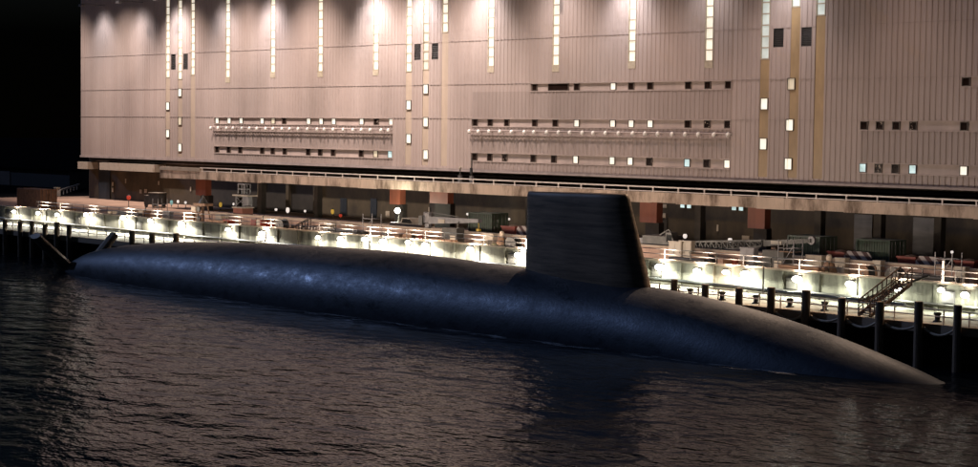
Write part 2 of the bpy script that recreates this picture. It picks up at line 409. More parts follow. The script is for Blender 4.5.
row(15.52, 16.45, 122, [(475, D_), (490, D_), (506.5, D_), (534.5, D_), (555, D_), (576.5, L_), (612.5, L_), (631, L_), (650, L_), (687.5, D_), (707, X_), (727.5, X_)])
row(15.52, 16.45, 124, [(864, D_), (879.5, X_), (896, D_), (913, X_), (964, D_)])
row(11.25, 12.25, 150, [(217, D_), (228.5, D_), (240, D_), (262, D_), (272.5, D_), (284.5, D_), (308, D_), (320, D_), (333, D_), (361, D_), (375.5, I_), (390, T_)], 0.47)
row(11.25, 12.25, 157, [(474.5, D_), (489.5, D_), (504.5, X_), (533, D_), (553.5, D_), (575.5, L_), (612, L_), (630, L_), (649, D_), (687, T_), (706.5, D_), (727, L_)])
row(11.25, 12.25, 168, [(862.5, T_), (878, X_), (895, D_), (912.5, T_), (963.5, L_)])
row(19.75, 20.66, 86, [(534.5, D_), (576.5, D_), (613, L_), (631, D_), (650, D_), (688, D_), (707.5, D_), (728, D_), (966, D_)])
xa, xb = xw(548, 86), xw(568.5, 86); window((xa + xb) / 2, (xb - xa) / 2, 19.79, 20.62, D_)
# small lamps on the upper band
# strip windows
tw = {168: [(106, 133), 'dimlow'], 409: [(105, 138)], 765: [(104, 144)]}
for (x, zb, kind) in STRIPS:
    fr = MB(); w = 0.58
    fr.box(x - w, x - w + 0.09, -0.06, 0.2, zb, 44); fr.box(x + w - 0.09, x + w, -0.06, 0.2, zb, 44)
    z = zb; k = 0
    while z < 43.9:
        fr.box(x - w + 0.09, x + w - 0.09, -0.02, 0.2, z, z + 0.13); z += 1.18
    if kind == 'n': fr.box(x - w, x + w, -0.06, 0.2, zb - 0.7, zb - 0.02)
    s = fr.build('strip_window', M['stripframe'], hall)
    g = MB(); g.box(x - w + 0.09, x + w - 0.09, 0.08, 0.15, zb + 0.02, 43.98)
    g.build('pane', M[{'n': 'strip', 't': 'strip', 'd': 'stripdim', 'c': 'stripcool'}[kind]], s)
    if kind != 'n':
        q = MB(); q.box(x - w, x + w, 0.02, 0.2, 10.5, zb - 0.02); q.build('translucent_panel', M['ochre' if x > -130 else 'ochrepale'], hall)
def tower_win(px, py, g=L_):
    p = on_y(px, py, 0); window(p.x, 0.5, p.z - 0.62, p.z + 0.62, g, 0.01)
for px, py, g in [(168, 106, L_), (168, 133.5, L_), (180.2, 92.5, L_), (180.2, 121, I_), (180.2, 147.5, L_), (409, 105, L_), (409, 138.5, L_), (426, 89, L_), (426, 122, L_), (426, 154.5, L_),
                  (764.5, 104, L_), (763.5, 144, L_), (791.5, 84, I_), (790, 125, L_), (788.5, 164, L_)]:
    tower_win(px, py, g)
for x, w, a, b in LOUV:
    l = MB(); l.box(x - w, x + w, 0.25, 0.35, a, b)
    n = 9
    for i in range(n):
        z = a + (b - a) * (i + 0.2) / n
        l.quad((x - w, 0.02, z), (x + w, 0.02, z), (x + w, 0.2, z + 0.17), (x - w, 0.2, z + 0.17))
    l.build('louvre', M['louvre'], hall)
# service pipe with brackets below the middle window row
for k in 'LM':
    a, b = bandx[k]
    p = MB(); p.tube([(a - 0.3, -0.55, 15.0), (b, -0.55, 15.0)], 0.08, 8)
    po = p.build('service_pipe', M['clad_flat'], hall)
    n = int((b - a) / 1.95)
    for i in range(n + 1):
        x = a + (b - a) * i / n + random.uniform(-0.25, 0.25)
        c = MB(); c.ball((x, -0.58, 14.86), 0.24, 8, 5, 1.25); c.box(x - 0.06, x + 0.06, -0.5, 0.0, 14.95, 15.07)
        c.build('bracket', M['bracket'], po)
    sh = MB(); sh.box(a - 0.2, b, -0.14, 0.0, 14.45, 14.55); sh.build('cable_tray', M['joint'], hall)
# undercroft wall
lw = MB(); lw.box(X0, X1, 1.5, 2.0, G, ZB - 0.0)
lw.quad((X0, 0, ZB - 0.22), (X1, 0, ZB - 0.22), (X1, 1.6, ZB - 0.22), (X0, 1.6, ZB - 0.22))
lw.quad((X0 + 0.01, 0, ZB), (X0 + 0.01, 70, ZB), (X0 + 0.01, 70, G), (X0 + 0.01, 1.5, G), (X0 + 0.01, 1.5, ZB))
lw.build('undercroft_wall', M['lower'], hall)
pp = MB(); pp.tube([(X0 + 1, 1.1, 9.42), (X1, 1.1, 9.42)], 0.13, 8); pp.build('service_pipe', M['greysteel'], hall)
def xl(px, py): return on_y(px, py, 1.5).x
pb = MB()
for a, b in ((X0 + .02, xl(99, 168)), (xl(111, 168), xl(166, 172))): pb.box(a, b, -0.6, 1.48, 8.0, 9.15)
pb.build('concrete_beam', M['palebeam'], hall)
dr = MB(); dr.box(xl(99.5, 180), xl(110.5, 180), 1.34, 1.49, G, 9.7); dr.build('door', M['bluedoor'], hall)
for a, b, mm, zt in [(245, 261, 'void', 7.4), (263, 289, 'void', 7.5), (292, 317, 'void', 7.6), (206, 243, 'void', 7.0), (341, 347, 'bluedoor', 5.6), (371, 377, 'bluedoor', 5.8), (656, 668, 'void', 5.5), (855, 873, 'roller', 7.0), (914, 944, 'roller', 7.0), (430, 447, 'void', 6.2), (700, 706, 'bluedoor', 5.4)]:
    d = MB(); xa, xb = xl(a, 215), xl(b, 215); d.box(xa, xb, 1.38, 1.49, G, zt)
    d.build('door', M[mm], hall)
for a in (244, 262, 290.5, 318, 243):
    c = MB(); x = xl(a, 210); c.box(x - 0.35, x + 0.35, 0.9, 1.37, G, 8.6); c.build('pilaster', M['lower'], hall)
# lit windows and signs on the undercroft wall
for px, py in ((682.5, 205.5), (689, 206), (734, 208), (741, 208.5)):
    p = on_y(px, py, 1.35); g = MB(); g.box(p.x - 0.33, p.x + 0.33, 1.36, 1.48, p.z - 0.28, p.z + 0.28); fo = g.build('window', M['frame'], hall)
    g = MB(); g.box(p.x - 0.28, p.x + 0.28, 1.33, 1.355, p.z - 0.23, p.z + 0.23); g.build('pane', M['tealglass'], fo)
for px, py, w, h in [(145, 191, 0.35, 0.3), (140, 191.5, 0.3, 0.3), (662, 216, 0.45, 0.35), (664, 206, 0.3, 0.2), (448.5, 212, 0.22, 0.5), (429, 211, 0.2, 0.5), (387, 214.5, 0.4, 0.45), (125, 181, .12, .35), (112, 184, .18, .3), (112, 190, .18, .35), (158, 183, .15, .3), (190, 189, .15, .35), (745, 239, .5, .35), (769, 238, .2, .45), (717, 228, .12, .35)]:
    p = on_y(px, py, 1.3); g = MB(); g.box(p.x - w, p.x + w, 1.38, 1.46, p.z - h, p.z + h); g.build('sign_plate', M['cream'], hall)

# floodlights of the hall, then added lights for the submarine
WARM = (1.0, 0.87, 0.785)
def wall_flood(x, y, z, energy, tz, cone, col=WARM, radius=0.3, blend=1.0):
    f = MB(); f.bar((x, 0, z + 0.6), (x, y, z + 0.6), 0.14); f.box(x - 0.45, x + 0.45, y - 0.3, y + 0.3, z + 0.2, z + 0.55)
    fo = f.build('floodlight', M['greysteel'], hall)
    lo = light('flood_lamp', 'SPOT', (x, y, z), energy, col, hall, radius, spot_size=math.radians(cone), spot_blend=blend)
    aim(lo, (0, -y, tz - z))
for px, py, e in [(105, 20, 1.0), (143, 21, 0.75), (180, 14, 1.5), (226, 16, 0.9), (273, 4, 1.7), (376, 4, 2.1), (424, 6, 2.2), (487, 0, 1.6), (561, 0, 0.5), (630, -6, 1.7), (712, -8, 0.55), (795, -4, 1.0)]:
    x = on_y(px, py, 0).x; zt = 31.9 if px < 600 else 31.4
    wall_flood(x, -4.2, zt + 1.6, 3600 * e, zt - 3.6, 84, (0.96, 0.96, 1.0), 1.3)
for x, e in [(-262, 1.15), (-246, 1.5), (-230, 1.6), (-214, 1.75), (-198, 1.9), (-182, 2.0), (-166, 1.6), (-150, 1.0), (-134, .56), (-118, .33), (-102, .20), (-86, .12), (-70, .10)]:
    wall_flood(x, -13, 43, 37000 * e, 11 if x < -140 else 5, 66 if x < -140 else 56, WARM if x < -140 else (1.0, .78, .66), 0.5)
for x, tx, e in [(-62, -66, .16), (-78, -76, .38), (-95, -86, .5), (-112, -104, .8), (-135, -124, 1.0), (-158, -146, 1.0)]:
    lo = light('added_hull_light', 'SPOT', (x, -13.5, 43.2), 260000 * e, (1.0, .66, .42), hall, .4, spot_size=math.radians(26), spot_blend=1.0)  # added light without a fixture, warms the top of the hull
    aim(lo, Vector((tx, -53.5, 3)) - Vector((x, -13.5, 43.2)))

# ------------------------------------------------------------------ viaduct in front of the hall
via = thing('viaduct', 'long stained concrete access viaduct with white railing along the hall foot', 'viaduct')
VX0, VX1 = on_y(160, 168, -8).x, -42
d = MB(); d.box(VX0, VX1, -7.8, -0.4, 7.75, 8.5); d.build('deck', M['darkconc'], via)
x = VX0; i = 0
pz = MB()
while x < VX1:
    x2 = min(x + 3.55, VX1); dz = random.uniform(-0.05, 0.05)
    pz.box(x + 0.015, x2 - 0.015, -8.05 + random.uniform(0, .03), -7.81, 7.62 + dz, 8.74); x = x2
pz.build('parapet', M['viad'], via)
pe = MB(); pe.box(VX0, on_y(200, 170, -8).x, -8.1, -7.6, 8.75, 9.25); pe.build('parapet_end', M['palebeam'], via)
rl = MB(); rx0 = on_y(200, 170, -8).x
rl.box(rx0, VX1, -7.98, -7.88, 9.22, 9.36); rl.box(rx0, VX1, -7.97, -7.89, 8.80, 8.88)
rlo = rl.build('railing', M['whitepaint'], via)
x = rx0 + 0.5
while x < VX1:
    b = MB(); b.box(x - 0.06, x + 0.06, -7.99, -7.87, 8.742, 9.24); b.build('post', M['whitepaint'], rlo); x += 3.55
for px0, px1, pyt, pyb in [(196, 206, 178, 195), (390, 400, 190, 204), (430, 448, 184, 203), (640, 657, 203, 222), (748, 765, 207, 228)]:
    a = on_y(px0, (pyt + pyb) / 2, -7.0).x; b = on_y(px1, (pyt + pyb) / 2, -7.0).x
    zt = 7.74; zb = on_y(px0, pyb, -7.0).z
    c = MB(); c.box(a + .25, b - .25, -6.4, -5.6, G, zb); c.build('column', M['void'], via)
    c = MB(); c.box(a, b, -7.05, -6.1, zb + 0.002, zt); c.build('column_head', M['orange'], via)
for px in (262, 318, 530, 585, 700, 820, 880, 940):
    x = on_y(px, 220, -4).x
    c = MB(); c.box(x - 0.4, x + 0.4, -4.4, -3.6, G, 7.74); c.build('column', M['darkconc'], via)
for px, pyt, pyb, nm in [(460, 168, 183, 'shorter'), (471.5, 158, 184, 'taller')]:
    p = on_y(px, pyb, -7.4); zt = on_y(px, pyt, -7.4).z
    t = thing('signal_post', '%s dark signal post standing on the viaduct deck behind its railing' % nm, 'post', (p.x, -7.4, 8.502), 0, 'signal posts on the viaduct')
    MB().lathe((0, 0, 0), [(0.09, 0), (0.08, zt - 8.5)], 8).build('pole', M['darksteel'], t)
    MB().box(-.22, .22, -.16, .16, 0.3, 1.15).build('control_box', M['greysteel'], t)
    if nm == 'shorter': MB().ball((0, 0, zt - 8.5), .17).build('cap', M['cream'], t)
    else: MB().box(-.13, .13, -.2, .05, 1.4, 2.1).build('signal_head', M['black'], t)

# ------------------------------------------------------------------ retaining wall on the quay
RY = -25.0
rw = thing('retaining_wall', 'low salmon concrete wall running along the middle of the quay', 'wall')
RX0 = on_y(206, 219, RY).x
r = MB(); r.box(RX0, -48, RY - 0.2, RY + 0.2, G, 4.42); r.build('wall', M['retain'], rw)
r = MB(); r.box(RX0 - .05, -48, RY - 0.3, RY + 0.3, 4.422, 4.6); r.build('coping', M['palebeam'], rw)
for i, px in enumerate((271, 277, 283, 289, 294)):
    x = on_y(px, 228, RY).x; MB().box(x - .28, x + .28, RY - .215, RY - .198, G + .25, G + .65).build('drain_slot', M['void'], rw)

# handrail on the walkway
hr = thing('handrail', 'white tubular handrail along the seaward side of the walkway', 'handrail')
h = MB()
for z in (3.30, 3.75): h.tube([(-195, -48.9, z), (-56, -48.9, z)], 0.045, 6)
h.build('rail', M['whitepaint'], hr)
x = -194.8; n = 0
while x < -56 and n < 98:
    MB().tube([(x, -48.9, 2.8), (x, -48.9, 3.78)], 0.05, 6).build('post', M['whitepaint'], hr); x += 1.9; n += 1
# fender piles standing in the water
PY = -50.05
piles = [(5, 'at the far left end of the quay'), (20, 'second from the far left end of the quay'), (32, 'third from the far left end of the quay'),
         (45, 'just left of the raised rudder fin'), (57, 'rising behind the left rudder fin'), (69, 'just right of the left rudder fin'),
         (132, 'just right of the rear rudder fin, lit deck behind'), (152, 'second right of the rear rudder fin'), (176, 'third right of the rear rudder fin'),
         (674, 'nearest the front edge of the sail'), (705, 'second to the right of the sail'), (739, 'third to the right of the sail'),
         (771, 'left of the first hanging rope'), (806, 'between the first and second hanging ropes'), (842, 'beside the foot of the gangway'), (880, 'just right of the gangway foot'),
         (919, 'standing beyond the submarine bow'), (958, 'at the far right end of the quay')]
for px, where in piles:
    x = on_y(px, 300 if px > 500 else 235, PY).x; top = 4.15 + random.uniform(-0.18, 0.2); rr = 0.30 + random.uniform(-.03, .03)
    b = MB(); lean = random.uniform(-.06, .06)
    b.tube([(lean, 0, -3), (lean * .5, 0, 0.5), (0, 0, top)], rr, 12, rr * 0.94)
    o = b.build('fender_pile', M['timber'], None); o.location = (x, PY, 0)
    tag(o, 'dark timber fender pile ' + where, 'pile', 'timber fender piles along the quay edge')
PX = [on_y(p, 300, PY).x for p in (739, 771, 806, 842, 880, 919, 958)]
names = ['third pile right of the sail and the next', 'fourth and fifth piles right of the sail', 'fifth pile and the gangway pile', 'piles either side of the gangway foot', 'gangway pile and the bow pile', 'last two piles at the right end']
for i in range(6):
    a, b = PX[i] + .35, PX[i + 1] - .35; pts = []
    for k in range(9):
        u = k / 8; pts.append((a + (b - a) * u, PY + .12, 2.62 - (0.75 if i % 2 else .5) * 4 * u * (1 - u) * .55))
    tag(MB().tube(pts, 0.09, 6).build('mooring_rope', M['rope']), 'pale rope sagging between the ' + names[i], 'rope', 'ropes hanging along the quay edge')

# ------------------------------------------------------------------ quay lamps
lamp_px = [(14, 213, .7, 'at the far left edge of the quay'), (38, 214.5, .9, 'in front of the brown container'), (57, 216, .7, 'just right of the brown container'), (86, 216, 1.0, 'left of the red globe lamp, by the sandy bank'), (123, 219, 1.5, 'below the red globe lamp'), (150, 222, .8, 'in front of the dark truck'),
           (181, 225, 1.7, 'left of the rusty capstan mast'), (228, 231, .7, 'left of the orange hoist cab'), (262, 235, 1.3, 'just right of the orange hoist cab'), (318, 239, .55, 'beside the fallen dark gangway'), (340, 240, .8, 'right of the fallen dark gangway'), (365, 241, 1.3, 'left of the tall star-bright lamp'), (383, 243, 1.5, 'below the tall star-bright lamp'), (408, 244, .9, 'under the cream pickup truck'), (425, 247, 1.8, 'at the foot of the grey jib crane'),
           (470, 251, 1.7, 'in front of the green container left of the sail'), (519, 257, 1.8, 'just left of the sail'), (660, 269, 1.8, 'just right of the sail'), (697, 273, 1.2, 'in front of the cream cabinets'), (726, 274, .7, 'with a warm tint, in front of the lattice boom'), (746, 276, 1.6, 'in front of the grey cabinet'), (797, 281, 1.5, 'below the jib end of the lattice boom'),
           (850, 286, 1.3, 'in front of the left red skip'), (897, 291, 1.0, 'above the gangway top'), (941, 292, .5, 'on the pale pole at the right'), (965, 297, 1.1, 'at the far right edge of the quay')]
LY = -41.0
lwall = thing('floodlit_wall', 'long pale concrete wall behind the walkway carrying the glaring floodlights', 'wall')
MB().box(-420, -40, LY - .35, LY + .2, 2.802, 4.72).build('wall', M['quaywall'], lwall)
MB().box(-420.1, -39.9, LY - .42, LY + .27, 4.722, 4.84).build('coping', M['palebeam'], lwall)
MB().tube([(-300, LY - .47, 3.28), (-40, LY - .47, 3.28)], .10, 6).build('service_pipe', M['darksteel'], lwall)
x = -214.0; k = 0
while x < -50:
    MB().box(x - .16, x + .16, LY - .46, LY - .352, 2.803, 4.70).build('buttress', M['quaywall'], lwall); x += 3.4
for q in (2, 7, 11, 18, 23, 29, 34, 38, 42, 46):
    xx = -214.0 + 3.4 * q + 1.1; MB().box(xx - .45, xx + .45, LY - .60, LY - .353, 3.45, 4.25).build('junction_box', M['darksteel' if q % 3 else 'greysteel'], lwall)
pr = thing('parapet_railing', 'thin dark tubular railing on top of the pale floodlit wall', 'railing')
h = MB()
for z in (5.25, 5.65): h.tube([(-200, LY, z), (-50, LY, z)], .035, 6)
h.build('rail', M['darksteel'], pr)
x = -199.5
while x < -50: MB().tube([(x, LY, 4.84), (x, LY, 5.67)], .04, 6).build('post', M['darksteel'], pr); x += 2.7
for i, (px, py, e, where) in enumerate(lamp_px):
    p = on_y(px, py - .5, LY - .9)
    warm = px == 726
    z0 = max(3.75, min(4.9, p.z))
    t = thing('quay_floodlight', 'glaring floodlight ' + where, 'floodlight', (p.x, LY - .9, z0), 0, 'floodlights along the pale quay wall')
    MB().bar((0, .54, .12), (0, 0, .32), .07).bar((0, .54, -.35), (0, .54, .2), .12).build('bracket', M['greysteel'], t)
    MB().box(-.3, .3, -.16, .3, .36, .42).build('housing', M['darksteel'], t)
    MB().ball((0, -.02, .1), .19 + .08 * e, 14, 8, 0.8).build('lens', M['lampwarm' if warm else 'lamp'], t, True).scale = (random.uniform(1.1, 1.6), .8, 1.0)
    cc = (1.0, .80, .58) if warm else ((1.0, .96, .82) if px < 600 else (.95, 1.0, .82))
    dim = 1.5 if px < 250 else (1.35 if px < 600 else (.62 if px < 800 else .34))
    l1 = light('down_lamp', 'SPOT', (0, -.48, .06), 1000 * e * dim, cc, t, .2, spot_size=math.radians(164), spot_blend=.06); aim(l1, (0, 0, -1))
    l3 = light('added_burst_light', 'SPOT', (0, -.02, -.28), 190 * e, cc, t, .12, spot_size=math.radians(172), spot_blend=.1); aim(l3, (0, 1, 0))  # extra light added to make a soft glare burst on the wall
    l2 = light('added_spill_light', 'SPOT', (0, .3, .95), 2000 * e * dim, (1.0, .82, .66), t, .2, spot_size=math.radians(150), spot_blend=.5); aim(l2, (0, 1, .12))  # extra light added above the wall top to brighten the viaduct

# ------------------------------------------------------------------ submarine
AY = -55.5
TAB = [(-167.5, .05), (-166.5, .55), (-163, 1.75), (-160, 2.49), (-154, 3.33), (-148, 3.89), (-142, 4.26), (-136, 4.52), (-130, 4.73), (-124, 4.89), (-118, 4.98), (-112, 4.99), (-106, 4.88), (-100, 4.67), (-94, 4.50), (-88, 4.25), (-82, 3.92), (-76, 3.25), (-70, 2.2), (-64, .81), (-62.2, .3), (-61.3, .03)]
def smooth_r(x):
    # Catmull-Rom over the station table
    k = 0
    while k < len(TAB) - 2 and TAB[k + 1][0] < x: k += 1
    p = [TAB[max(0, min(len(TAB) - 1, k + j))] for j in (-1, 0, 1, 2)]
    h = p[2][0] - p[1][0]; u = min(1, max(0, (x - p[1][0]) / h))
    m1 = (p[2][1] - p[0][1]) / max(1e-6, p[2][0] - p[0][0]) * h; m2 = (p[3][1] - p[1][1]) / max(1e-6, p[3][0] - p[1][0]) * h
    return max(.02, (2*u**3 - 3*u*u + 1) * p[1][1] + (u**3 - 2*u*u + u) * m1 + (-2*u**3 + 3*u*u) * p[2][1] + (u**3 - u*u) * m2)
sub = thing('submarine', 'long dark blue-black submarine with a tall sail lying on the water', 'submarine', (0, 0, 0))
hb = MB(); NR, NS = 260, 80
DROP = [(-170, 0), (-86, 0), (-80, .35), (-76, .9), (-70, 1.7), (-66, 2.0), (-61.3, 2.1), (-59.8, 2.1), (-58.6, 2.1), (-57.6, 2.1), (-57.2, 2.1)]
TOP = [(-61.3, .03), (-59.8, -.45), (-58.6, -1.0), (-57.6, -1.7), (-57.2, -2.08)]
def lin(tab, x):
    if x <= tab[0][0]: return tab[0][1]
    for (a, u), (b, v) in zip(tab, tab[1:]):
        if x <= b: return u + (v - u) * (x - a) / (b - a)
    return tab[-1][1]
for i in range(NR + 1):
    x = -167.5 + (110.3) * i / NR
    dr = sum(lin(DROP, x + k) for k in (-2, -1, 0, 1, 2)) / 5; r = (smooth_r(x) if x < -61.3 else lin(TOP, x)) + dr
    for j in range(NS):
        t = 2 * PI * j / NS; hb.v.append((x, AY + r * math.cos(t), r * math.sin(t) * (1.0 if math.sin(t) > 0 else 1.25) - dr))
for i in range(NR):
    for j in range(NS): hb.f.append((i * NS + j, i * NS + (j + 1) % NS, (i + 1) * NS + (j + 1) % NS, (i + 1) * NS + j))
hb.f.append(tuple(reversed(range(NS)))); hb.f.append(tuple(NR * NS + j for j in range(NS)))
hb.build('hull', M['hull'], sub, True)
# sail: aerofoil plan lofted upward with a raked leading edge
def foil(u):   # u 0 aft .. 1 fore -> half thickness fraction
    return (max(0, u) ** .75) * (max(0, 1 - u) ** .42) * 2.05
sl = MB(); rings = []
levels = [(3.4, 0), (4.3, 0.02), (5.0, .10), (6.5, .32), (8.0, .55), (9.5, .80), (10.2, .93), (10.43, .965), (10.52, .985), (10.55, 1.0)]
NU = 34
for li, (z, k) in enumerate(levels):
    xa = -97.95 + 0.1 * k; xf = -85.45 - 2.2 * (z - 4.2) / 6.4
    hw = 1.22 - .32 * min(1, k)
    inset = {7: .05, 8: .16, 9: .40}.get(li, 0)
    rng = []
    for s in (1, -1):
        us = [i / NU for i in range(NU + 1)]
        if s == -1: us = us[::-1][1:-1]
        for u in us:
            uu = 0.5 - 0.5 * math.cos(PI * u)
            xx = xa + inset * .6 + (xf - xa - inset * 1.2) * uu; th = max(0.0, hw * min(1.0, foil(uu) * 1.15) - inset * .8)
            th = max(th, 0.02)
            rng.append((xx, AY - s * th, z + .14 * (uu - .4) * (1 if k > .9 else 0)))
    rings.append(rng)
n = len(rings[0])
for rg in rings: sl.v += rg
for i in range(len(rings) - 1):
    for j in range(n): sl.f.append((i * n + j, i * n + (j + 1) % n, (i + 1) * n + (j + 1) % n, (i + 1) * n + j))
sl.f.append(tuple((len(rings) - 1) * n + j for j in range(n)))
so = sl.build('sail', M['sail'], sub, True)
# crossed stern rudders: two above water, two below
def fin(dy, dz, xc, L, name='rudder', ck=1.0):
    b = MB(); d = Vector((0, dy, dz)).normalized(); nn = Vector((0, -dz, dy)).normalized()
    for base, c, th, xo in ((d * 0.3, 2.8, .55, 0.0), (d * L, 2.0, .40, -.55)):
        xs = [(-.5, .08), (-.25, .7), (.1, 1.0), (.36, .75), (.5, .15)]
        for s in (1, -1):
            for fx, ft in (xs if s == 1 else xs[::-1]):
                b.v.append(tuple(Vector((xc + xo + fx * c * ck, AY, 0)) + base + nn * (th * ft * s)))
    for j in range(10): b.f.append((j, (j + 1) % 10, 10 + (j + 1) % 10, 10 + j))
    b.f.append(tuple(range(10, 20))); b.f.append(tuple(range(9, -1, -1)))
    return b.build(name, M['sail'], sub)
fin(-1, 1, -166.2, 5.2); fin(1, 1, -163.2, 5.3, ck=.7); fin(-1, -1, -166.2, 3.4); fin(1, -1, -163.6, 3.4)
# foam along the waterline
fm = MB()
xs = [-158 + i * 1.0 for i in range(90)]
for i in range(89):
    q = []
    for x in (xs[i], xs[i + 1]):
        dr = lin(DROP, x); w = math.sqrt(max(.01, (smooth_r(x) + dr) ** 2 - dr * dr)); wob = .35 * math.sin(x * .9) + .25 * math.sin(x * 2.3)
        q.append(((x, AY - w + .1, .035), (x, AY - w - 0.9 - wob, .035)))
    fm.quad(q[0][0], q[0][1], q[1][1], q[1][0])
fo = fm.build('foam', M['foam']); fo['kind'] = 'stuff'

exec_objects = True
# ------------------------------------------------------------------ objects on the quay
def container(label, loc, rz, L, W, H, mt):
    t = thing('storage_container', label, 'container', loc, rz)
    b = MB()
    def side(y, s):
        n = int(L / .28)
        for i in range(n):
            xa = -L / 2 + .12 + (L - .24) * i / n; w = (L - .24) / n
            for (u0, d0), (u1, d1) in zip([(0, 0), (.35, 0), (.5, 1), (.85, 1)], [(.35, 0), (.5, 1), (.85, 1), (1, 0)]):
                b.quad((xa + u0 * w, y - s * .05 * d0, .15), (xa + u1 * w, y - s * .05 * d1, .15), (xa + u1 * w, y - s * .05 * d1, H - .12), (xa + u0 * w, y - s * .05 * d0, H - .12))
    side(-W / 2, -1); side(W / 2, 1)
    b.quad((-L / 2 + .02, -W / 2, .1), (-L / 2 + .02, W / 2, .1), (-L / 2 + .02, W / 2, H), (-L / 2 + .02, -W / 2, H))
    b.quad((-L / 2, -W / 2, H - .05), (L / 2, -W / 2, H - .05), (L / 2, W / 2, H - .05), (-L / 2, W / 2, H - .05))
    b.build('body', mt, t)
    f = MB()
    for x in (-L / 2, L / 2):
        for y in (-W / 2, W / 2): f.box(x - .08, x + .08, y - .08, y + .08, 0, H)
        for z in (.08, H - .07): f.box(x - .06, x + .06, -W / 2 + .081, W / 2 - .081, z - .07, z + .07)
    for y in (-W / 2, W / 2):
        for z in (.08, H - .07): f.box(-L / 2 + .081, L / 2 - .081, y - .06, y + .06, z - .07, z + .07)
    f.build('frame', mt, t)
    for s in (-1, 1):
        d = MB(); d.box(L / 2 - .03, L / 2 + .02, min(0, s * W / 2) + .1, max(0, s * W / 2) - .1 + (.09 if s < 0 else 0), .16, H - .15)
        do = d.build('door', mt, t)
        k = MB()
        for yy in (.3, .75): k.tube([(L / 2 + .05, s * W / 2 * yy, .15), (L / 2 + .05, s * W / 2 * yy, H - .15)], .025, 6)
        k.build('locking_bar', M['greysteel'], do)
    return t
p = on_z(30, 208, G)
container('red-brown ribbed shipping container at the left end of the quay', (p.x - .2, p.y + 1.2, G), 0.0, 6.6, 2.5, 2.75, M['rust'])
def at_y(px, y, py=230): return on_y(px, py, y).x
container('green container standing left of the sail behind the low wall', (at_y(488, -14), -14, G), 0.03, 3.6, 2.4, 2.7, M['green'])
container('dark green container under the crane jib right of the sail', (at_y(812, -15, 250), -15, G), -.02, 3.6, 2.4, 2.5, M['green'])
container('wide green container between the two red skips at the right', (at_y(884, -15, 255), -15.5, G), .02, 3.4, 2.4, 2.6, M['green'])

def skip(label, px, y, py=255, L=1.9, W=1.5, H=1.35, rz=0):
    t = thing('waste_skip', label, 'skip', (at_y(px, y, py), y, G), rz, 'red skips behind the low wall')
    b = MB(); n = [(-L/2*.75, -W/2*.8, .12), (L/2*.75, -W/2*.8, .12), (L/2*.75, W/2*.8, .12), (-L/2*.75, W/2*.8, .12), (-L/2, -W/2, H), (L/2, -W/2, H), (L/2, W/2, H), (-L/2, W/2, H)]
    b.v += n; b.f += [(0, 3, 2, 1), (0, 1, 5, 4), (1, 2, 6, 5), (2, 3, 7, 6), (3, 0, 4, 7)]
    b.build('body', M['red'], t)
    r = MB(); r.box(-L/2-.05, L/2+.05, -W/2-.06, -W/2+.03, H-.08, H+.05); r.box(-L/2-.05, L/2+.05, W/2-.03, W/2+.06, H-.08, H+.05); r.box(-L/2-.06, -L/2+.03, -W/2+.031, W/2-.031, H-.08, H+.05); r.box(L/2-.03, L/2+.06, -W/2+.031, W/2-.031, H-.08, H+.05)
    r.build('rim', M['red'], t)
    k = MB(); k.box(-L/2*.7, -L/2*.5, -W/2*.8, W/2*.8, 0, .12); k.box(L/2*.5, L/2*.7, -W/2*.8, W/2*.8, 0, .12); k.build('runner', M['darksteel'], t)
    f = MB(); f.ball((0, 0, H - .15), .7, 9, 5, .5); f.build('waste', M['brownsteel'], t)
skip('red skip beside the striped barrier just left of the sail', 513, -14, 226, 2.2)
skip('red skip left of the striped barrier, below the grey roller door', 841, -17, 258)
skip('red skip in the middle of the right group, between container and barrier', 911, -17, 262)
skip('red skip at the far right edge behind the low wall', 969, -17, 266)
def barrier(label, px, y, py, L=2.9, rz=0):
    t = thing('striped_barrier', label, 'barrier', (at_y(px, y, py), y, G), rz, 'striped barriers behind the low wall')
    MB().prism([(-L/2, .25), (L/2, .25), (L/2, 1.15), (L/2 - .35, 1.55), (-L/2 + .35, 1.55), (-L/2, 1.15)], -.06, .06).build('panel', M['hazard'], t)
    for s in (-1, 1):
        MB().prism([(s*L*.33 - .08, 0), (s*L*.33 + .08, 0), (s*L*.33 + .08, 1.2), (s*L*.33 - .08, 1.2)], .061, .16).box(s*L*.33 - .1, s*L*.33 + .1, -.5, .6, 0, .1).build('foot', M['darksteel'], t)
barrier('striped barrier panel leaning close to the left edge of the sail', 523, -15, 226, 2.0)
barrier('striped barrier panel right of the leftmost of the right hand red skips', 858, -18, 258)
barrier('striped barrier panel right of the middle red skip', 931, -18, 262, 3.0)

def cabinet(label, px, y, py, w, h, mt, d=.6, z=G, rz=0, name='equipment_cabinet', group='equipment cabinets on the quay'):
    t = thing(name, label, 'cabinet', (at_y(px, y, py), y, z), rz, group)
    MB().box(-w/2, w/2, -d/2, d/2, .12, h).build('body', mt, t)
    MB().box(-w/2 + .04, w/2 - .04, -d/2 + .04, d/2, 0, .119).build('plinth', M['darkconc'], t)
    n = 2 if w > .9 else 1
    for i in range(n):
        a = -w/2 + .05 + i * (w - .1) / n; do = MB().box(a + .01, a + (w - .1) / n - .01, -d/2 - .025, -d/2 - .002, .2, h - .1).build('door', mt, t)
        MB().box(a + (w - .1)/n - .14, a + (w - .1)/n - .10, -d/2 - .06, -d/2 - .026, h*.5, h*.5 + .16).build('handle', M['darksteel'], do)
    MB().box(-w/2 - .05, w/2 + .05, -d/2 - .07, d/2 + .05, h + .001, h + .07).build('lid', mt, t)
cabinet('cream twin-door cabinet nearest the sail on its right', 677, -27.2, 258, 1.5, 2.0, M['cream'])
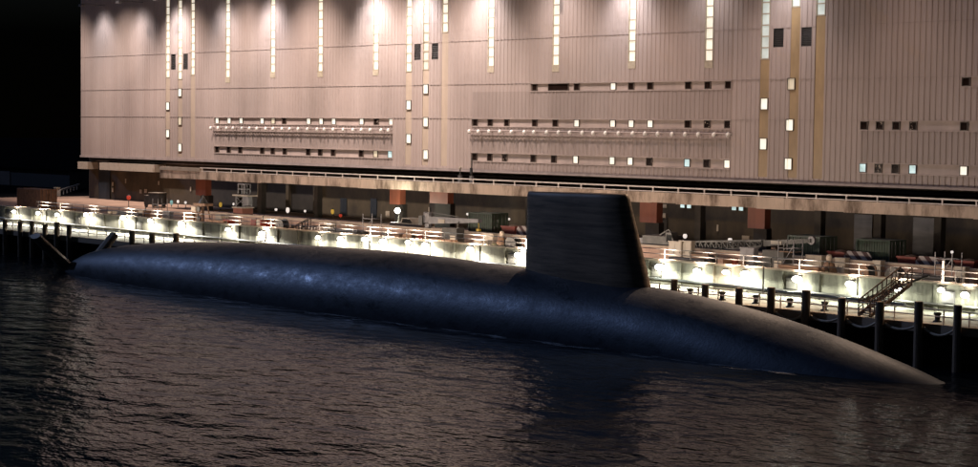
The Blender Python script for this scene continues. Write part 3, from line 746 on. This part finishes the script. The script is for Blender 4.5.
cabinet('cream twin-door cabinet, the right one of a pair under the crane', 687, -27.0, 256, 1.3, 2.1, M['cream'], rz=.1)
cabinet('tall grey cabinet beneath the middle of the lattice boom', 749, -28.5, 258, 1.5, 2.0, M['greysteel'])
cabinet('white cabinet against the low wall, left of the olive mound', 816, -26.4, 262, 1.6, 1.6, M['cream'])
cabinet('white box fixed beside the low wall below the left red skip', 842, -25.9, 266, 1.0, 1.5, M['cream'])
cabinet('small white box by the low wall below the wide green container', 879, -25.9, 270, .7, 1.5, M['cream'])
cabinet('pale box by the low wall near the right edge', 962, -25.9, 276, .9, 1.5, M['cream'])
cabinet('white cabinet left of the brown buoy beside the sail', 490, -27.6, 240, 1.5, 1.5, M['cream'])
cabinet('white control box on the quay left of the red globe post', 95, -29, 213, 1.2, 1.2, M['cream'])
cabinet('pale cabinet right of the capstan mast near the rail', 330, -27.5, 226, 1.4, 1.4, M['cream'])
cabinet('squat grey cabinet left of the capstan mast', 168, -27, 214, 1.5, 1.1, M['greysteel'])

def generator(label, px, y, py, mt, w=2.4, h=1.5):
    t = thing('generator', label, 'generator', (at_y(px, y, py), y, G), random.uniform(-.15, .15), 'generators on the quay')
    MB().box(-w/2, w/2, -.6, .6, .25, h).build('housing', mt, t)
    MB().box(-w/2 - .1, w/2 + .1, -.65, -.45, 0, .249).box(-w/2 - .1, w/2 + .1, .45, .65, 0, .249).build('skid', M['darksteel'], t)
    l = MB()
    for i in range(6): l.box(-w/2 + .15, -.1, -.64, -.605, .4 + i*.15, .47 + i*.15)
    l.build('vent', M['black'], t)
    MB().box(.15, w/2 - .2, -.63, -.602, .5, 1.15).build('control_panel', M['cream'], t)
    MB().tube([(w/2 - .4, 0, h), (w/2 - .4, 0, h + .5), (w/2 - .2, 0, h + .62)], .07, 8).build('exhaust', M['darksteel'], t)
generator('dark diesel generator on the quay right of the jib crane', 453, -28.5, 238, M['darksteel'], 2.0, 1.9)
generator('dark generator under the outer end of the lattice boom', 777, -28.5, 262, M['darksteel'], 2.2, 2.0)
generator('rusty generator beside the orange hoist cab', 260, -27.5, 222, M['red'], 2.0, 1.1)
generator('brown generator at the left, above the lamps by the sandy bank', 142, -27.0, 212, M['brownsteel'], 2.2, 1.1)

def buoy(label, px, y, py, s=1.0):
    t = thing('buoy', label, 'buoy', (at_y(px, y, py), y, G), 0)
    MB().lathe((0, 0, 0), [(.55*s, 0), (.75*s, .25*s), (.8*s, .7*s), (.55*s, 1.3*s), (.3*s, 1.7*s)], 14).build('float', M['brownsteel'], t, True)
    MB().lathe((0, 0, 1.7*s), [(.28*s, 0), (.3*s, .35*s), (.2*s, .6*s)], 10).build('top', M['palebeam'], t, True)
buoy('rusty conical buoy standing on the quay left of the sail', 502, -29, 242, .85)
buoy('dark conical buoy on the quay left of the gangway', 829, -28.5, 268, .85)
def tarp(label, px, y, py, L=4.0, W=2.0, H=.9):
    b = MB(); N = 18
    for i in range(N + 1):
        for j in range(N + 1):
            u, v = i / N - .5, j / N - .5
            e = max(0, 1 - (abs(u) * 2) ** 3) * max(0, 1 - (abs(v) * 2) ** 3)
            b.v.append((u * L, v * W, H * e ** .5 * (.72 + .28 * math.sin(u * 11 + v * 5) * math.cos(v * 9 + u * 3)) ))
    for i in range(N):
        for j in range(N): b.f.append((i*(N+1)+j, (i+1)*(N+1)+j, (i+1)*(N+1)+j+1, i*(N+1)+j+1))
    o = b.build('tarpaulin', M['olive'], None, True); o.location = (at_y(px, y, py), y, G + .004)
    tag(o, label, 'tarpaulin')
tarp('olive tarpaulin heap under the brown buoy left of the sail', 490, -31.5, 246, 5, 2, 1.0)
tarp('olive tarpaulin heap right of the jib crane', 455, -31.5, 244, 4, 2, .9)
tarp('mossy green net heap on the left quay behind the piles', 82, -38.5, 226, 7, 4, 1.2)
tarp('olive mound behind the lamps left of the gangway', 822, -30.5, 272, 4, 1.6, .8)

# post lamps with coloured globes in front of the undercroft
def globe(label, px, py, y, mk, s=.28, tall=1.25, pole=True, base=G):
    p = on_y(px, py, y)
    t = thing('globe_lamp', label, 'lamp', (p.x, y, G), 0, 'small globe lamps in front of the hall')
    h = p.z - G
    MB().lathe((0, 0, 0), [(.12, 0), (.05, .1), (.045, h - s)], 8).build('post', M['darksteel'], t)
    s *= .78
    MB().ball((0, 0, h), s, 10, 6, tall).build('globe', M[mk], t, True)
    MB().lathe((0, 0, h + s * tall * .8), [(s * .7, 0), (s * .3, .12)], 8).build('cap', M['darksteel'], t)
for a in [('tall red globe lamp on a thin post by the sandy bank', 128.7, 197.5, -14, 'rlamp', .42, 1.1), ('yellow globe lamp left of the hoist tower', 220.5, 204.5, -4, 'ylamp', .30, 1.7),
          ('dim pale globe lamp between yellow globe and hoist tower', 233.5, 204, -4, 'wlamp', .18, 1.5), ('small white globe lamp just right of the hoist tower', 276, 209.5, -4, 'wlamp', .26, 1.0),
          ('large oval cream globe lamp beside the concrete column', 287.7, 210, -4, 'wlamp', .34, 1.6), ('small white globe lamp right of the large oval one', 305, 211, -4, 'wlamp', .22, 1.1),
          ('yellow globe lamp left of the round red one', 332.5, 211.5, -4, 'ylamp', .30, 1.6), ('round red globe lamp right of the yellow one', 340.5, 215.5, -5, 'rlamp', .30, 1.0),
          ('teal globe lamp right of the dark truck', 171.5, 202.5, -4, 'tlamp', .30, 1.7), ('white globe lamp right of the teal one', 178, 201.5, -4, 'wlamp', .24, 1.4),
          ('white globe lamp left of the first orange column', 185.5, 202.5, -4, 'wlamp', .24, 1.2), ('white globe lamp left of the left green container', 467.5, 214, -4, 'wlamp', .22, 1.0),
          ('white globe lamp above the left red skip by the sail', 509, 219, -4, 'wlamp', .2, 1.0), ('pale globe lamp right of the sail over the crane', 685, 236, -4, 'wlamp', .3, 1.2),
          ('pale globe lamp over the lattice boom middle', 730, 240, -4, 'wlamp', .3, 1.1), ('white globe lamp right of the dark green container', 832, 246, -4, 'wlamp', .2, 1.2), ('small pale globe lamp at the right above the striped barrier', 952, 252, -4, 'wlamp', .18, 1.1)]:
    globe(*a)
# tall bright lamp
p = on_y(399, 211, -9)
t = thing('mast_light', 'tall star-bright floodlight mast in front of the hall, left of the jib crane', 'floodlight', (p.x, -9, G))
MB().lathe((0, 0, 0), [(.12, 0), (.07, p.z - G - .2)], 8).build('pole', M['darksteel'], t)
MB().box(-.3, .3, -.1, .25, p.z - G - .2, p.z - G + .3).build('housing', M['darksteel'], t)
MB().ball((0, -.22, p.z - G + .05), .36, 12, 8).build('lens', M['lamp'], t, True)
light('mast_lamp', 'POINT', (0, -.7, p.z - G + .05), 1800, (.95, 1.0, .82), t, .25)

# dark truck by the left undercroft
p = on_y(156, 208, -8)
t = thing('lorry', 'dark lorry with a pale roof parked by the hall at the left', 'lorry', (p.x, -8, G), .1); t.scale = (.62, .7, .74)
MB().box(-1.3, 2.4, -1.1, 1.1, .75, 2.9).build('cargo_body', M['darksteel'], t)
MB().box(-1.35, 2.45, -1.15, 1.15, 2.902, 3.02).build('roof', M['cream'], t)
MB().prism([(-3.0, .6), (-1.35, .6), (-1.35, 2.35), (-2.5, 2.35), (-3.0, 1.6)], -1.05, 1.05).build('cab', M['darksteel'], t)
MB().prism([(-3.0, 1.55), (-2.52, 2.3), (-2.46, 2.3), (-2.94, 1.5)], -.9, .9).build('windscreen', M['glass'], t)
MB().box(-3.0, -1.4, -1.0, 1.0, 2.352, 2.42).build('cab_roof', M['cream'], t)
for x in (-2.3, 1.6):
    for y in (-.95, .95): MB().wheel((x, y, .45), .45, .3).build('wheel', M['black'], t)
# cream pickup
p = on_y(411, 226, -16)
t = thing('pickup_truck', 'cream pickup truck parked behind the low wall below the star-bright mast', 'pickup', (p.x, -16, G), .12)
MB().prism([(-2.5, .45), (2.3, .45), (2.4, .95), (1.2, 1.05), (.6, 1.65), (-.6, 1.68), (-.8, 1.1), (-2.5, 1.1)], -.9, .9).build('body', M['cream'], t)
MB().prism([(.62, 1.1), (1.1, 1.1), (.6, 1.58), (-.5, 1.6), (-.65, 1.12)], -.92, .92).build('window', M['glass'], t)
for x in (-1.6, 1.5):
    for y in (-.85, .85): MB().wheel((x, y, .36), .36, .24).build('wheel', M['black'], t)

# hoist tower with orange cab
p = on_y(243, 222, -22)
t = thing('hoist_tower', 'grey lattice hoist tower with an orange cab at its foot', 'hoist', (p.x, -22, G), 0)
zt = on_y(243, 184, -22).z - G; zm = on_y(243, 196, -22).z - G; zc = on_y(243, 208, -22).z - G
MB().box(-.95, .95, -.8, .8, .3, zc).build('cab', M['orange'], t)
MB().box(-1.1, 1.1, -.9, .9, zc + .001, zc + .14).build('cab_roof', M['cream'], t)
MB().box(-.9, .9, -.7, .7, 0, .299).build('plinth', M['darkconc'], t)
l = MB()
for x in (-.75, 1.1):
    for y in (-.5, .5): l.bar((x, y, zc + .14), (x, y, zm), .13)
    for z in (zc + .5, zc + 1.1): l.bar((x, -.5, z), (x, .5, z + .3), .06)
l.bar((-.75, -.5, zc + .3), (1.1, -.5, zm - .1), .06); l.bar((1.1, -.5, zc + .3), (-.75, -.5, zm - .1), .06)
l.build('lattice', M['greysteel'], t)
MB().box(-1.25, 2.0, -.75, .75, zm, zm + .16).build('platform', M['cream'], t)
l = MB()
for x in (-.5, .25, .95):
    for y in (-.4, .4): l.bar((x, y, zm + .16), (x, y, zt), .09)
for z in (zm + .85, zt):
    for y in (-.4, .4): l.bar((-.5, y, z), (.95, y, z), .14)
    for x in (-.5, .95): l.bar((x, -.4, z), (x, .4, z), .09)
l.build('top_frame', M['greysteel'], t)
MB().box(.95, 2.2, -.72, -.2, zm - 1.1, zm - .05).build('winch_box', M['greysteel'], t)
# rusty capstan mast
p = on_y(203, 240, -30)
t = thing('capstan_mast', 'rusty lattice mast with a wide head standing left of the hoist tower', 'mast', (p.x, -30, G), 0)
zt = on_y(203, 199, -30).z - G
l = MB()
for x in (-.7, .7):
    for y in (-.6, .6): l.bar((x * 1.2, y, 0), (x * .6, y * .6, zt - .8), .13)
for i in range(6):
    z = .4 + i * (zt - 1.4) / 6; k = 1.2 - .6 * z / zt
    l.bar((-.7 * k, -.6, z), (.7 * k, -.6, z + .5), .08); l.bar((.7 * k, -.6, z), (-.7 * k, -.6, z + .5), .08); l.bar((-.7 * k, -.6, z), (.7 * k, -.6, z), .08)
l.build('lattice', M['brownsteel'], t)
MB().box(-1.25, 1.25, -.6, .6, zt - .8, zt - .5).build('platform', M['brownsteel'], t)
MB().lathe((0, 0, zt - .5), [(.6, 0), (.45, .3), (.2, .6), (.08, 1.0)], 10).build('head', M['darksteel'], t)
MB().box(-1.2, -.3, -.9, -.61, zt - 1.5, zt - .9).build('control_box', M['cream'], t)
for z in (1.0, 2.1): MB().wheel((.2, -.75, z), .34, .2, 10).build('sheave', M['darksteel'], t)

# grey jib crane left of the sail
p = on_y(428, 236, -24)
t = thing('jib_crane', 'grey jib crane with a long level arm left of the sail', 'crane', (p.x, -24, G), 0)
zj = on_y(435, 221, -24).z - G; xe = on_y(480, 218, -24).x - p.x
MB().lathe((0, 0, 0), [(.7, 0), (.7, .2), (.42, .3), (.38, zj - .3), (.5, zj - .2), (.5, zj + .9)], 12).build('pedestal', M['greysteel'], t)
MB().prism([(.2, zj - .35), (xe, zj + .15), (xe, zj + .5), (.2, zj + .45)], -.28, .28).build('jib', M['greysteel'], t)
MB().box(2.0, 3.0, -.33, -.281, zj - .15, zj + .25).build('sign_plate', M['cream'], t)
MB().bar((0, 0, zj + .9), (xe * .6, 0, zj + .6), .07).build('tie_rod', M['darksteel'], t)
MB().tube([(xe - .2, 0, zj + .2), (xe - .2, 0, zj - .5)], .03, 6).box(xe - .4, xe, -.15, .15, zj - .9, zj - .5).build('hook_block', M['yellow'], t)
MB().box(-1.0, -.4, -.5, .5, zj - .5, zj + .5).build('counterweight', M['darksteel'], t)

# crawler crane with its lattice boom lowered, right of the sail
p = on_y(664, 252, -22)
t = thing('crawler_crane', 'dark crawler crane right of the sail with its long lattice boom lowered', 'crane', (p.x, -22, G), 0)
x_end = on_y(812, 241, -22).x - p.x; z_end = on_y(812, 241, -22).z - G; zb = on_y(680, 248, -22).z - G
for y in (-1.1, 1.1):
    MB().prism([(-1.6, .3), (-1.3, 0), (1.5, 0), (1.9, .3), (1.9, .6), (1.5, .85), (-1.3, .85), (-1.6, .6)], y - .28, y + .28).build('track', M['black'], t)
MB().box(-1.7, 1.2, -1.2, 1.2, .95, 2.1).build('machinery_house', M['darksteel'], t)
MB().prism([(1.21, .95), (2.2, .95), (2.2, 1.8), (1.9, 2.5), (1.21, 2.5)], -1.2, -.3).build('cab', M['darksteel'], t)
MB().box(1.35, 2.0, -1.235, -1.202, 1.6, 2.3).build('cab_window', M['glass'], t)
MB().box(-2.3, -1.701, -1.1, 1.1, .9, 1.8).build('counterweight', M['greysteel'], t)
bm = MB(); xs0 = 1.6; nb = 16; xm = xs0 + (x_end - xs0) * .66
def bz(x): return zb + (z_end - zb) * (x - xs0) / (x_end - xs0)
pr = None
for i in range(nb + 1):
    x = xs0 + (xm - xs0) * i / nb; h = .55 - .30 * i / nb; w = .5 - .2 * i / nb
    c = [(x, -w, bz(x) - h), (x, w, bz(x) - h), (x, w, bz(x) + h), (x, -w, bz(x) + h)]
    if pr:
        for k in range(4): bm.bar(pr[k], c[k], .16); bm.bar(pr[k], c[(k + 1) % 4], .09)
    for k in range(4): bm.bar(c[k], c[(k + 1) % 4], .09)
    pr = c
bm.build('lattice_boom', M['darksteel'], t)
MB().prism([(xm, bz(xm) - .27), (x_end, z_end - .15), (x_end, z_end + .2), (xm, bz(xm) + .27)], -.24, .24).build('jib', M['darksteel'], t)
MB().wheel((x_end, 0, z_end + .05), .38, .3, 12).build('sheave', M['greysteel'], t)
MB().bar((-.6, 0, 2.1), (.6, 0, 2.7), .12).bar((.6, 0, 2.7), (1.1, 0, 2.1), .12).build('gantry', M['darksteel'], t)
MB().box(xm + 1.0, xm + 2.2, -.28, -.245, bz(xm + 1.6) - .14, bz(xm + 1.6) + .16).build('sign_plate', M['cream'], t)
for k in (.35, .75): xx = xs0 + (x_end - xs0) * k; MB().box(xx - .25, xx + .25, -.4, .4, 0, bz(xx) - .5 + .12 * k).build('boom_trestle', M['brownsteel'], t)


# fallen gangway left, access gangway right, long spar
def gangway(name, label, a, b, w=1.0, mt='whitepaint', n=9):
    a = Vector(a); b = Vector(b); d = (b - a); side = Vector((-d.y, d.x, 0)).normalized() * (w / 2)
    t = thing(name, label, 'gangway', a, 0)
    a0 = Vector((0, 0, 0)); b0 = d
    st = MB()
    for s in (-1, 1): st.bar(a0 + side * s, b0 + side * s, .12, .22)
    st.build('stringer', M[mt], t)
    tr = MB()
    for i in range(n * 2):
        c = a0.lerp(b0, (i + .5) / (n * 2)); tr.bar(c - side, c + side, .26, .05)
    tr.build('tread', M['greysteel'], t)
    for s in (-1, 1):
        r = MB(); up = Vector((0, 0, 1.05))
        r.bar(a0 + side * s + up, b0 + side * s + up, .07); r.bar(a0 + side * s + up * .5, b0 + side * s + up * .5, .05)
        for i in range(n + 1): c = a0.lerp(b0, i / n) + side * s; r.bar(c, c + up, .06)
        r.build('handrail', M[mt], t)
gangway('access_gangway', 'steep steel gangway climbing from the walkway towards the right hand quay lamps', on_z(864, 316, 2.9), on_z(906, 283, 5.0), 1.1, 'brownsteel')
gangway('dark_gangway', 'dark steel gangway lying on the quay left of the star-bright mast', on_z(283, 243, 3.3), on_z(309, 229, 4.8), 1.0, 'darksteel')
gangway('brow_walkway', 'dark level brow resting on the quay right of the dark gangway', on_z(304, 237, 4.0), on_z(330, 236, 4.0), 1.2, 'darksteel')
tag(MB().tube([on_z(858, 302, 3.5), on_z(930, 275, 5.6)], .11, 8, .07).build('derrick_spar', M['darksteel']), 'long dark spar leaning over the right hand lamps beside the gangway', 'spar')
tag(MB().tube([on_z(942, 305, G), Vector(on_z(942, 305, G)) + Vector((0, 0, 3.1))], .08, 8).build('marker_pole', M['whitepaint']), 'thin pale pole standing on the quay near its right end', 'pole')
tag(MB().tube([on_z(763, 294, G), Vector(on_z(763, 294, G)) + Vector((0, 0, 2.2))], .06, 8).build('marker_pole', M['greysteel']), 'thin grey pole standing on the walkway edge behind the fourth pile', 'pole')
# cables and pipes lying on the quay
def cable(label, pts, r=.09, mt='black', name='cable'):
    q = [Vector(on_z(px, py, G + r)) for px, py in pts]; out = []
    for a, b in zip(q, q[1:]):
        for k in range(6): out.append(a.lerp(b, k / 6) + Vector((0, math.sin((len(out)) * .7) * .15, 0)))
    out.append(q[-1]); tag(MB().tube(out, r, 6).build(name, M[mt]), label, 'cable')
cable('long black hose lying on the quay below the lamps right of the sail', [(655, 279), (700, 283), (745, 288), (800, 294), (850, 299), (905, 305)], .14)
cable('long black hose lying on the quay below the lamps left of the sail', [(330, 248), (380, 252), (430, 256), (480, 259), (525, 263)], .12)
cable('thin dark cable across the left quay in front of the lamps', [(5, 219), (60, 221), (120, 226), (180, 231)], .11)
cable('brown pipe lying along the foot of the low wall', [(300, 231), (360, 236), (420, 240), (520, 248)], .16, 'brownsteel', 'pipe')
cable('grey pipe lying at the foot of the low wall right of the sail', [(655, 262), (720, 269), (800, 277), (900, 287), (975, 294)], .16, 'greysteel', 'pipe')
# crates and pallets along the quay
def crates(label, px, y, py, n=3, mt='brownsteel'):
    t = thing('crate_stack', label, 'crates', (at_y(px, y, py), y, G), random.uniform(-.3, .3))
    return t
def crate(label, px, y, py, w=1.0, d=.8, h=.8, mt='brownsteel'):
    t = thing('crate', label, 'crate', (at_y(px, y, py), y, G), random.uniform(-.25, .25), 'crates standing on the quay')
    MB().box(-w/2, w/2, -d/2, d/2, .1, h).build('box', M[mt], t)
    MB().box(-w/2, -w/2 + .15, -d/2, d/2, 0, .099).box(w/2 - .15, w/2, -d/2, d/2, 0, .099).build('runner', M['timber'], t)
    MB().box(-w/2 - .02, w/2 + .02, -d/2 - .02, d/2 + .02, h + .001, h + .06).build('lid', M[mt], t)
for a in [('rusty crate beside the brown container', 52, -26, 210), ('pale crate left of the capstan mast foot', 118, -27, 212, 1.4, 1, .8, 'cream'), ('reddish crate right of the brown generator', 156, -27.5, 213, 1.3, .9, .9, 'rust'), ('cream crate between capstan mast and hoist cab', 222, -27, 220, 1.6, 1, 1.3, 'cream'),
          ('red crate left of the orange hoist cab', 229, -29, 224, 1.2, .9, 1.0, 'red'), ('reddish crate right of the dark gangway', 350, -28, 232, 1.2, 1, .9, 'rust'), ('dark crate at the low wall right of the reddish crate', 362, -28, 233, 1.0, 1, .7, 'darksteel'), ('brown crate left of the jib crane', 398, -28, 236, 1.4, .9, .7),
          ('cream crate close left of the brown buoy', 481, -29, 243, 1.2, .9, .9, 'cream'), ('rusty crate right of the cream cabinets', 700, -27, 260, 1.6, 1, 1.0), ('rust-red crate below the lattice boom middle', 722, -27.5, 264, 1.5, 1, .9, 'rust'), ('dark crate right of the cabinet under the boom', 762, -28, 268, 1.0, .9, .9, 'darksteel'),
          ('rusty crate at the low wall right of the gangway', 918, -27, 277, 1.6, .9, .8), ('pale crate near the right end lamp', 950, -28.5, 284, 1.2, .9, .8, 'cream'),
          ('dark crate behind the left rail at the quay edge', 22, -34, 219, 1.3, .9, .9, 'darksteel'), ('dark rusty crate in front of the sandy bank', 70, -31, 216, 1.2, 1, .9, 'brownsteel'), ('long dark crate above the left piles', 105, -33, 221, 2.2, 1, .8, 'darksteel')]:
    crate(*a)
def drum(label, px, y, py, mt):
    t = thing('oil_drum', label, 'drum', (at_y(px, y, py), y, G), 0, 'oil drums on the quay')
    MB().lathe((0, 0, 0), [(.29, 0), (.3, .02), (.3, .3), (.315, .32), (.3, .34), (.3, .6), (.315, .62), (.3, .64), (.3, .9), (.28, .92)], 14).build('body', M[mt], t)
    MB().lathe((.12, 0, .92), [(.05, 0), (.05, .03)], 8).build('bung', M['darksteel'], t)
for a in [('blue-grey drum left of the pickup truck', 385, -27, 235, 'greysteel'), ('red drum right of the pickup truck', 420, -27, 236, 'red'), ('red drum right of the second crate under the boom', 735, -27, 264, 'red'), ('dark drum left of the white cabinet under the jib', 803, -27, 270, 'darksteel'), ('rusty drum left of the tall grey cabinet', 742, -29, 266, 'brownsteel'),
          ('rusty drum right of the jib crane pedestal', 437, -27, 238, 'brownsteel'), ('red drum near the hoist cab', 272, -29, 228, 'red'), ('pale drum at the foot of the sandy bank', 110, -29, 214, 'cream')]:
    drum(*a)
def reel(label, px, y, py, r=.8, mt='brownsteel'):
    t = thing('cable_reel', label, 'reel', (at_y(px, y, py), y, G), random.uniform(-.5, .5), 'cable reels on the quay')
    for q in (-.38, .38): MB().wheel((0, q, r), r, .08, 18).build('flange', M[mt], t)
    MB().wheel((0, 0, r), r * .72, .66, 16).build('wound_cable', M['black'], t)
    MB().wheel((0, 0, r), .12, .95, 8).build('axle', M['greysteel'], t)
for a in [('rusty cable reel left of the capstan mast', 190, -30, 224), ('dark cable reel right of the hoist cab', 282, -29, 230, .8, 'darksteel'), ('rusty cable reel between star-bright mast and jib crane', 410, -30, 240, .7), ('dark cable reel behind the rightmost of the lamps left of the sail', 513, -30, 247, .8, 'darksteel'),
          ('rusty cable reel left of the gangway top', 868, -30, 276, .8), ('dark reel between the gangway and the right red skip', 895, -29, 276, .7, 'darksteel'), ('rusty cable reel between the cream cabinets and the boom trestle', 709, -30, 266, .75)]: reel(*a)
def pipes(label, px, y, py, L=4.0, mt='brownsteel', rz=0.0):
    t = thing('pipe_rack', label, 'pipes', (at_y(px, y, py), y, G), rz, 'racks of pipes on the quay')
    for q in (-L * .35, L * .35):
        MB().box(q - .08, q + .08, -.6, .6, .5, .62).box(q - .08, q + .08, -.6, -.5, 0, .499).box(q - .08, q + .08, .5, .6, 0, .499).build('trestle', M['darksteel'], t)
    for k, (yy, zz) in enumerate([(-.4, .74), (-.14, .74), (.12, .74), (.38, .74), (-.27, .96), (0, .96), (.25, .96)]):
        e = random.uniform(-.3, .3); MB().tube([(-L/2 + e, yy, zz), (L/2 + e, yy, zz)], .12, 8).build('pipe', M[mt], t)
for a in [('rusty pipe rack behind the lamps at the far left', 30, -34, 217, 5), ('dark pipe rack between the sandy bank and capstan mast', 130, -31, 218, 5, 'darksteel'), ('rusty pipe rack right of the capstan mast', 216, -32, 228, 3.5), ('dark pipe rack right of the fallen gangway', 345, -31, 238, 5, 'darksteel'),
          ('rusty pipe rack in front of the jib crane', 440, -33, 247, 4), ('dark pipe rack in front of the cream cabinets', 690, -32, 268, 4, 'darksteel'), ('rusty pipe rack under the tip of the boom', 800, -31, 276, 4), ('dark pipe rack right of the gangway', 930, -31, 284, 4.5, 'darksteel')]: pipes(*a)
def scaffold(label, px, y, py, h=3.2):
    t = thing('scaffold_tower', label, 'scaffold', (at_y(px, y, py), y, G), random.uniform(-.2, .2), 'small scaffold towers on the quay')
    b = MB(); w, d = .8, .6
    for sx in (-w, w):
        for sy in (-d, d): b.bar((sx, sy, 0), (sx, sy, h), .06)
    z = .5
    while z < h:
        for sy in (-d, d): b.bar((-w, sy, z), (w, sy, z), .05)
        for sx in (-w, w): b.bar((sx, -d, z), (sx, d, z), .05)
        z += .9
    b.bar((-w, -d, .3), (w, -d, h - .4), .045); b.build('frame', M['greysteel'], t)
    MB().box(-w + .05, w - .05, -d + .05, d - .05, h - 1.02, h - .96).build('platform', M['brownsteel'], t)
for a in [('grey scaffold tower left of the capstan mast behind a lamp', 160, -30, 216, 3.0), ('grey scaffold tower between the dark gangway and the star-bright mast', 372, -29, 234, 2.8), ('grey scaffold tower right of the cabinet beneath the boom', 790, -29, 268, 3.0), ('grey scaffold tower near the right end of the low wall', 948, -28.5, 280, 2.8)]: scaffold(*a)
# bollards on the walkway
for px, w in [(690, 'first right of the sail'), (722, 'second right of the sail'), (756, 'behind the fourth pile'), (790, 'left of the rope piles'), (825, 'left of the gangway foot'), (938, 'near the right end')]:
    t = thing('mooring_bollard', 'squat dark mooring bollard on the walkway, ' + w, 'bollard', (on_y(px, 300, -47.6).x, -47.6, 2.801), 0, 'bollards on the walkway')
    MB().lathe((0, 0, 0), [(.3, 0), (.3, .06), (.18, .1), (.16, .4), (.26, .5), (.24, .62)], 12).build('body', M['black'], t, True)
# white guard rail and gate post at the far left
a = on_z(60, 195, 3.3); b = on_z(80, 188, 3.3)
t = thing('guard_rail', 'white guard rail running back past the brown container to the hall', 'guard rail', (a.x, a.y, G))
dv = Vector((b.x - a.x, b.y - a.y, 0))
MB().bar((0, 0, .85), tuple(dv + Vector((0, 0, .85))), .16, .3).build('rail', M['whitepaint'], t)
for i in range(7): c = dv * (i / 6); MB().bar(c, c + Vector((0, 0, .75)), .14).build('post', M['whitepaint'], t)
p = on_z(57, 196, G); t = thing('gate_post', 'stout white gate post beside the brown container', 'post', (p.x, p.y, G))
MB().box(-.35, .35, -.35, .35, 0, 1.3).build('shaft', M['whitepaint'], t); MB().box(-.42, .42, -.42, .42, 1.301, 1.45).build('cap', M['palebeam'], t)
# dark shed left of the hall
t = thing('dark_shed', 'unlit dark blue shed standing far left beyond the container', 'shed', (-345, 20, G))
MB().box(-80, 45, 0, 30, 0, 3.3).build('wall', M['bluedoor'], t)
MB().prism([(-81, 3.3), (46, 3.3), (46, 3.5), (-17, 3.8), (-81, 3.5)], -.5, 30.5).build('roof', M['night_shade'], t)  # roof coloured near black so no moonlight shows on it
for x in (-20, 0, 20): MB().box(x - 2, x + 2, -.1, -.01, 0, 2.9).build('door', M['roller'], t)

# ------------------------------------------------------------------ light and air
MOON = Vector((-0.80, -0.32, 0.50)).normalized()
el = math.asin(MOON.z); az = math.atan2(MOON.x, MOON.y)
s = light('moon', 'SUN', (0, 0, 80), 0.50, (0.46, 0.60, 1.0)); s.data.angle = math.radians(0.5); aim(s, -MOON)
w = bpy.data.worlds.new('World'); SC.world = w; w.use_nodes = True
nt = w.node_tree; bg = nt.nodes['Background']
sky = nt.nodes.new('ShaderNodeTexSky'); sky.sky_type = 'NISHITA'; sky.sun_disc = False
sky.sun_elevation = el; sky.sun_rotation = az; sky.dust_density = 0.2; sky.air_density = 1.0
tc = nt.nodes.new('ShaderNodeTexCoord'); sp = nt.nodes.new('ShaderNodeSeparateXYZ'); nt.links.new(tc.outputs['Generated'], sp.inputs[0])
rp = ramp(nt, sp.outputs[2], [(0.05, 0.015), (0.32, 1.0)])
mu = nt.nodes.new('ShaderNodeMix'); mu.data_type = 'RGBA'; mu.blend_type = 'MULTIPLY'; mu.inputs[0].default_value = 1.0
nt.links.new(sky.outputs[0], mu.inputs[6]); nt.links.new(rp, mu.inputs[7])
nt.links.new(mu.outputs[2], bg.inputs[0]); bg.inputs[1].default_value = 0.004
SC.view_settings.view_transform = 'Standard'; SC.view_settings.look = 'None'; SC.view_settings.exposure = 0; SC.view_settings.gamma = 1
SC.view_settings.use_curve_mapping = False
SC.render.engine = 'CYCLES'
SC.cycles.use_denoising = True
SC.cycles.max_bounces = 6; SC.cycles.diffuse_bounces = 2; SC.cycles.glossy_bounces = 3; SC.cycles.transparent_max_bounces = 6
SC.cycles.sample_clamp_indirect = 4.0; SC.cycles.caustics_reflective = False
